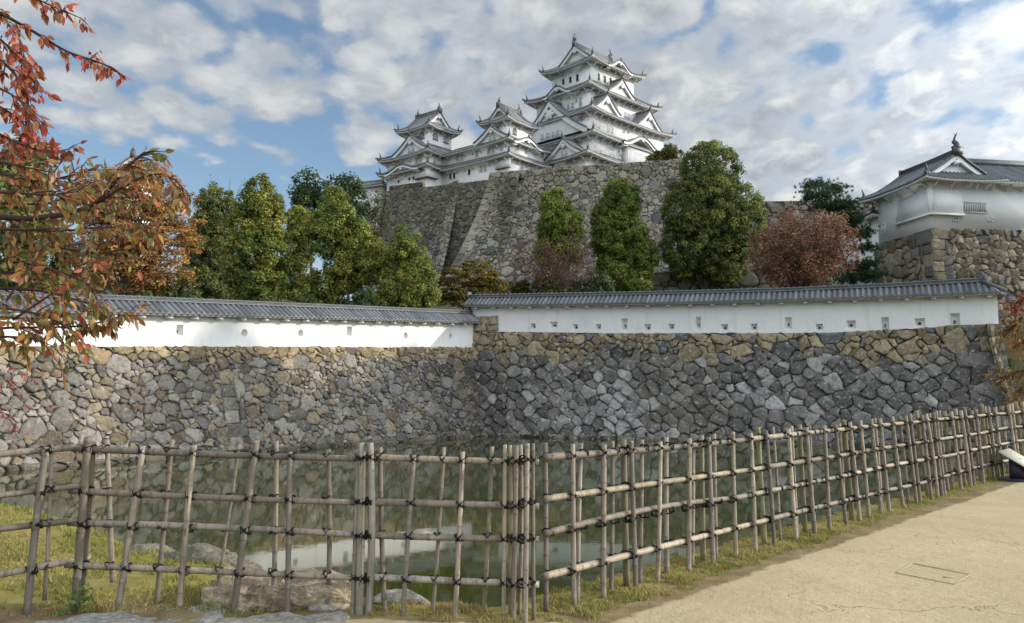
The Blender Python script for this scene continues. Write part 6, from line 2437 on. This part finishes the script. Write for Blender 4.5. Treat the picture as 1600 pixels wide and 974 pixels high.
# ------------------------------------------------------------------ grass
def grass():
    r = np.random.default_rng(80)
    mb = MB()
    n = 120000
    # left lawn
    x = r.uniform(-8.5, -1.2, n)
    y = r.uniform(6.0, 13.2, n)
    z, d = ground_z(x, y)
    f = seg_dist(x, y, FEN)
    pat = wob(x, y, .45, 3) + .5 * wob(x, y, 1.6, 1)
    keep = (d < .30) & (f > -.18 + .05 * wob(x, y, 1)) & (pat > -1.1) & ((x < -1.45) | (f > .15))
    keep &= ~((np.abs(x + 1.72) < .5) & (np.abs(y - 6.5) < .27)) & (r.random(n) < np.clip(9.0 / y, 0, 1) ** 1.2)
    # strip along the fence
    m = 70000
    s = r.uniform(-1.3, 15.5, m) ** 1.0
    s = np.where(r.random(m) < .5, r.uniform(-1.3, 5, m), s)
    t = r.normal(-.03, .26, m)
    dd = np.array([9.497, 10.35]) / np.hypot(9.497, 10.35)
    nn = np.array([-dd[1], dd[0]])
    x2 = np.where(s < 0, .163 + s * 1.0, .163 + dd[0] * s + nn[0] * t)
    y2 = np.where(s < 0, 6.05 - s * .06 + t * .8 + .12, 6.05 + dd[1] * s + nn[1] * t)
    z2, d2 = ground_z(x2, y2)
    f2 = seg_dist(x2, y2, FEN)
    fr = np.where(s < 0, .14, .38)
    keep2 = (d2 < .28) & (f2 > -fr + .10 * wob(x2, y2, 1.1, 5)) & (wob(x2, y2, 1.1, 2) + .4 * wob(x2, y2, 3, 2) > -.55)
    X, Y, Z = np.concatenate([x[keep], x2[keep2]]), np.concatenate([y[keep], y2[keep2]]), np.concatenate([z[keep], z2[keep2]])
    isl = np.concatenate([np.ones(keep.sum(), bool), np.zeros(keep2.sum(), bool)])
    k = len(X)
    tuft = np.clip(.6 + .45 * wob(X, Y, 2.3, 7), .25, 1.6)
    h = np.where(isl, r.uniform(.025, .085, k), r.uniform(.012, .06, k)) * tuft
    a = r.uniform(0, 2 * pi, k)
    w = r.uniform(.0022, .0048, k) * np.where(isl, 1.25, 1.0)
    lean = r.uniform(.15, 1.1, k) * h
    la = r.uniform(0, 2 * pi, k)
    B = np.stack([X, Y, Z - .004], 1)
    side = np.stack([np.cos(a) * w, np.sin(a) * w, 0 * a], 1)
    tip = B + np.stack([np.cos(la) * lean, np.sin(la) * lean, h], 1)
    mid = B + np.stack([np.cos(la) * lean * .35, np.sin(la) * lean * .35, h * .62], 1)
    v = np.stack([B - side, B + side, mid + side * .8, mid - side * .8, tip], 1)
    dry = np.clip(.45 + .35 * wob(X, Y, .8, 9) + r.normal(0, .25, k) + np.where(isl, 0.0, .18), 0, 1)[:, None]
    g = np.array([.17, .20, .04]) * r.uniform(.7, 1.3, (k, 1))
    s_ = np.array([.42, .335, .135]) * r.uniform(.7, 1.25, (k, 1))
    C = g * (1 - dry) + s_ * dry
    i = np.arange(k)[:, None] * 5
    q = np.concatenate([i + 0, i + 1, i + 2, i + 3], 1)
    t3 = np.concatenate([i + 3, i + 2, i + 4], 1)
    mb.add(v.reshape(-1, 3), q, np.repeat(C, 5, axis=0))
    mb.F.append(t3.astype(np.int64))
    o = mb.build('grass', M['grass'])
    tag(o, 'short dry and green grass on the moat bank and along the fence', 'grass', kind='stuff')


grass()
# weeds at the foot of the corner post
r_ = np.random.default_rng(81)
wd_ = thing('weed', (-3.12, 6.12, 0), 'small leafy weed at the foot of the corner post left', 'plant')
mb = MB()
P_ = r_.normal(0, 1, (70, 3)) * np.array([.07, .05, .05]) + np.array([0, 0, .08])
leaf_quads(mb, P_, unit(r_.normal(0, .5, (70, 3)) + np.array([0, -.3, 1])), .045, .6, np.tile(np.array([[.10, .17, .03]]), (70, 1)) * r_.uniform(.7, 1.3, (70, 1)), r_)
mb.build('leaves', M['bigleaf'], wd_)
mb = MB()
for q in P_[:14]:
    mb.tube([(0, 0, 0), q * .6 + np.array([0, 0, .01]), q], .0015, 4, (.10, .13, .03), False)
mb.build('stem', M['bigleaf'], wd_)

# fallen leaves
mb = MB()
k_ = 150
x = r_.uniform(-6.5, 3.0, k_)
y = 5.2 + np.abs(r_.normal(0, 1.6, k_)) + np.clip(x, 0, 9) * 1.05
z, d = ground_z(x, y)
ok = d < .1
n_ = int(ok.sum())
cl = np.array([(.38, .05, .03), (.24, .09, .04), (.20, .12, .05), (.42, .14, .04)])[r_.integers(0, 4, n_)]
leaf_quads(mb, np.stack([x, y, z + .02], 1)[ok], unit(r_.normal(0, .3, (n_, 3)) + np.array([0, 0, 1.0])), .045, .55, cl, r_)
tag(mb.build('fallen_leaves', M['bigleaf']), 'scattered red and brown fallen leaves on the grass and path', 'leaves', kind='stuff')

# ------------------------------------------------------------------ inspection cover let into the path
c_ = [atz(px, py, 0.0)[:2] for px, py in ((1400, 894), (1426, 879), (1516, 897), (1490, 912.5))]
gz = lambda p: float(ground_z(np.array([p[0]]), np.array([p[1]]))[0][0])
cen_ = sum(c_) / 4
cv = thing('inspection_cover', (cen_[0], cen_[1], gz(cen_)), 'rectangular inspection cover framed by a thin pale line in the path', 'cover')
off = np.array(cv.location)
zc = max(gz(p) for p in c_ + [cen_]) + .002 - off[2]
v = [np.append(p, 0) - np.append(off[:2], 0) + np.array([0, 0, gz(p) + .003 - off[2]]) for p in c_]
mb = MB()
for i in (0, 1, 2, 3):
    a, b = v[i], v[(i + 1) % 4]
    t = unit(b - a)
    mb.obox((a + b) / 2 + np.array([0, 0, .002]), b - a, np.array([-t[1], t[0], 0]) * (.009 if i in (0, 2) else .006), (0, 0, .004), (.45, .39, .27) if i in (0, 2) else (.22, .18, .12))
mb.build('frame', M['panel'], cv)
mb = MB()
q_ = v[0] * .12 + v[1] * .08 + v[2] * .38 + v[3] * .42
mb.obox(q_ + np.array([0, 0, .002]), (.10, -.025, 0), (.004, .016, 0), (0, 0, .005), (.45, .40, .30))
mb.build('handle', M['panel'], cv)

# ------------------------------------------------------------------ low information lectern at the right edge
fd_, md_ = np.array([.676, .737, 0]), np.array([.737, -.676, 0])
p1 = at(1560, 705.6, 15.2)
sg = thing('information_sign', (p1[0] + .5, p1[1], gz(p1[:2] + md_[:2] * .3)), 'low slanted beige information sign on a dark stand at the right edge of the path', 'sign')
off = np.array(sg.location)
Zv = np.array([0, 0, 1.0])
sl = unit(md_ * .40 - Zv * .247)
nr = np.cross(fd_, sl)
nr = nr if nr[2] > 0 else -nr
W_, D_ = .82, .70
mb = MB()
cpan = p1 + fd_ * W_ / 2 + sl * D_ / 2
mb.obox(cpan - off, fd_ * W_, sl * D_, nr * .03, (.55, .53, .42))
pn_ = mb.build('panel', M['panel'], sg)
mb = MB()
cpl = p1 + fd_ * .36 + sl * .31 + nr * .018
mb.obox(cpl - off, fd_ * .17, sl * .12, nr * .004, (.78, .78, .76))
mb.obox(cpl + nr * .003 - off, fd_ * .07, sl * .06, nr * .003, (.12, .11, .10))
mb.build('emblem_plate', M['panel'], pn_)
mb = MB()
for q in np.arange(.42, .66, .03):
    mb.obox(p1 + fd_ * .42 + sl * q + nr * .0165 - off, fd_ * .5, sl * .008, nr * .002, (.25, .24, .22))
mb.build('text_lines', M['panel'], pn_)
mb = MB()
zg_ = off[2]
b0 = p1 + fd_ * .16 + md_ * .12
for a, b in ((.12, 1.0), (.0, 0)):
    pass
h0 = p1[2] - zg_ - .06
st = [b0, b0 + fd_ * .5, b0 + fd_ * .5 + md_ * .28, b0 + md_ * .28]
v = [np.array([q[0], q[1], zg_ - .02]) - off for q in st] + [np.array([q[0], q[1], zg_ + h0 - (.10 if i < 2 else .10 + .28 * .617) + .05]) - off for i, q in enumerate(st)]
mb.add(v, [(0, 1, 2, 3), (4, 7, 6, 5), (0, 4, 5, 1), (1, 5, 6, 2), (2, 6, 7, 3), (3, 7, 4, 0)], (.022, .024, .040))
mb.build('stand', M['metal'], sg)
mb = MB()
mb.obox(p1 + fd_ * .41 + md_ * .33 - off - Zv * (p1[2] - zg_ - .02), fd_ * .85, md_ * .72, Zv * .035, (.03, .032, .05))
mb.build('base_plate', M['metal'], sg)
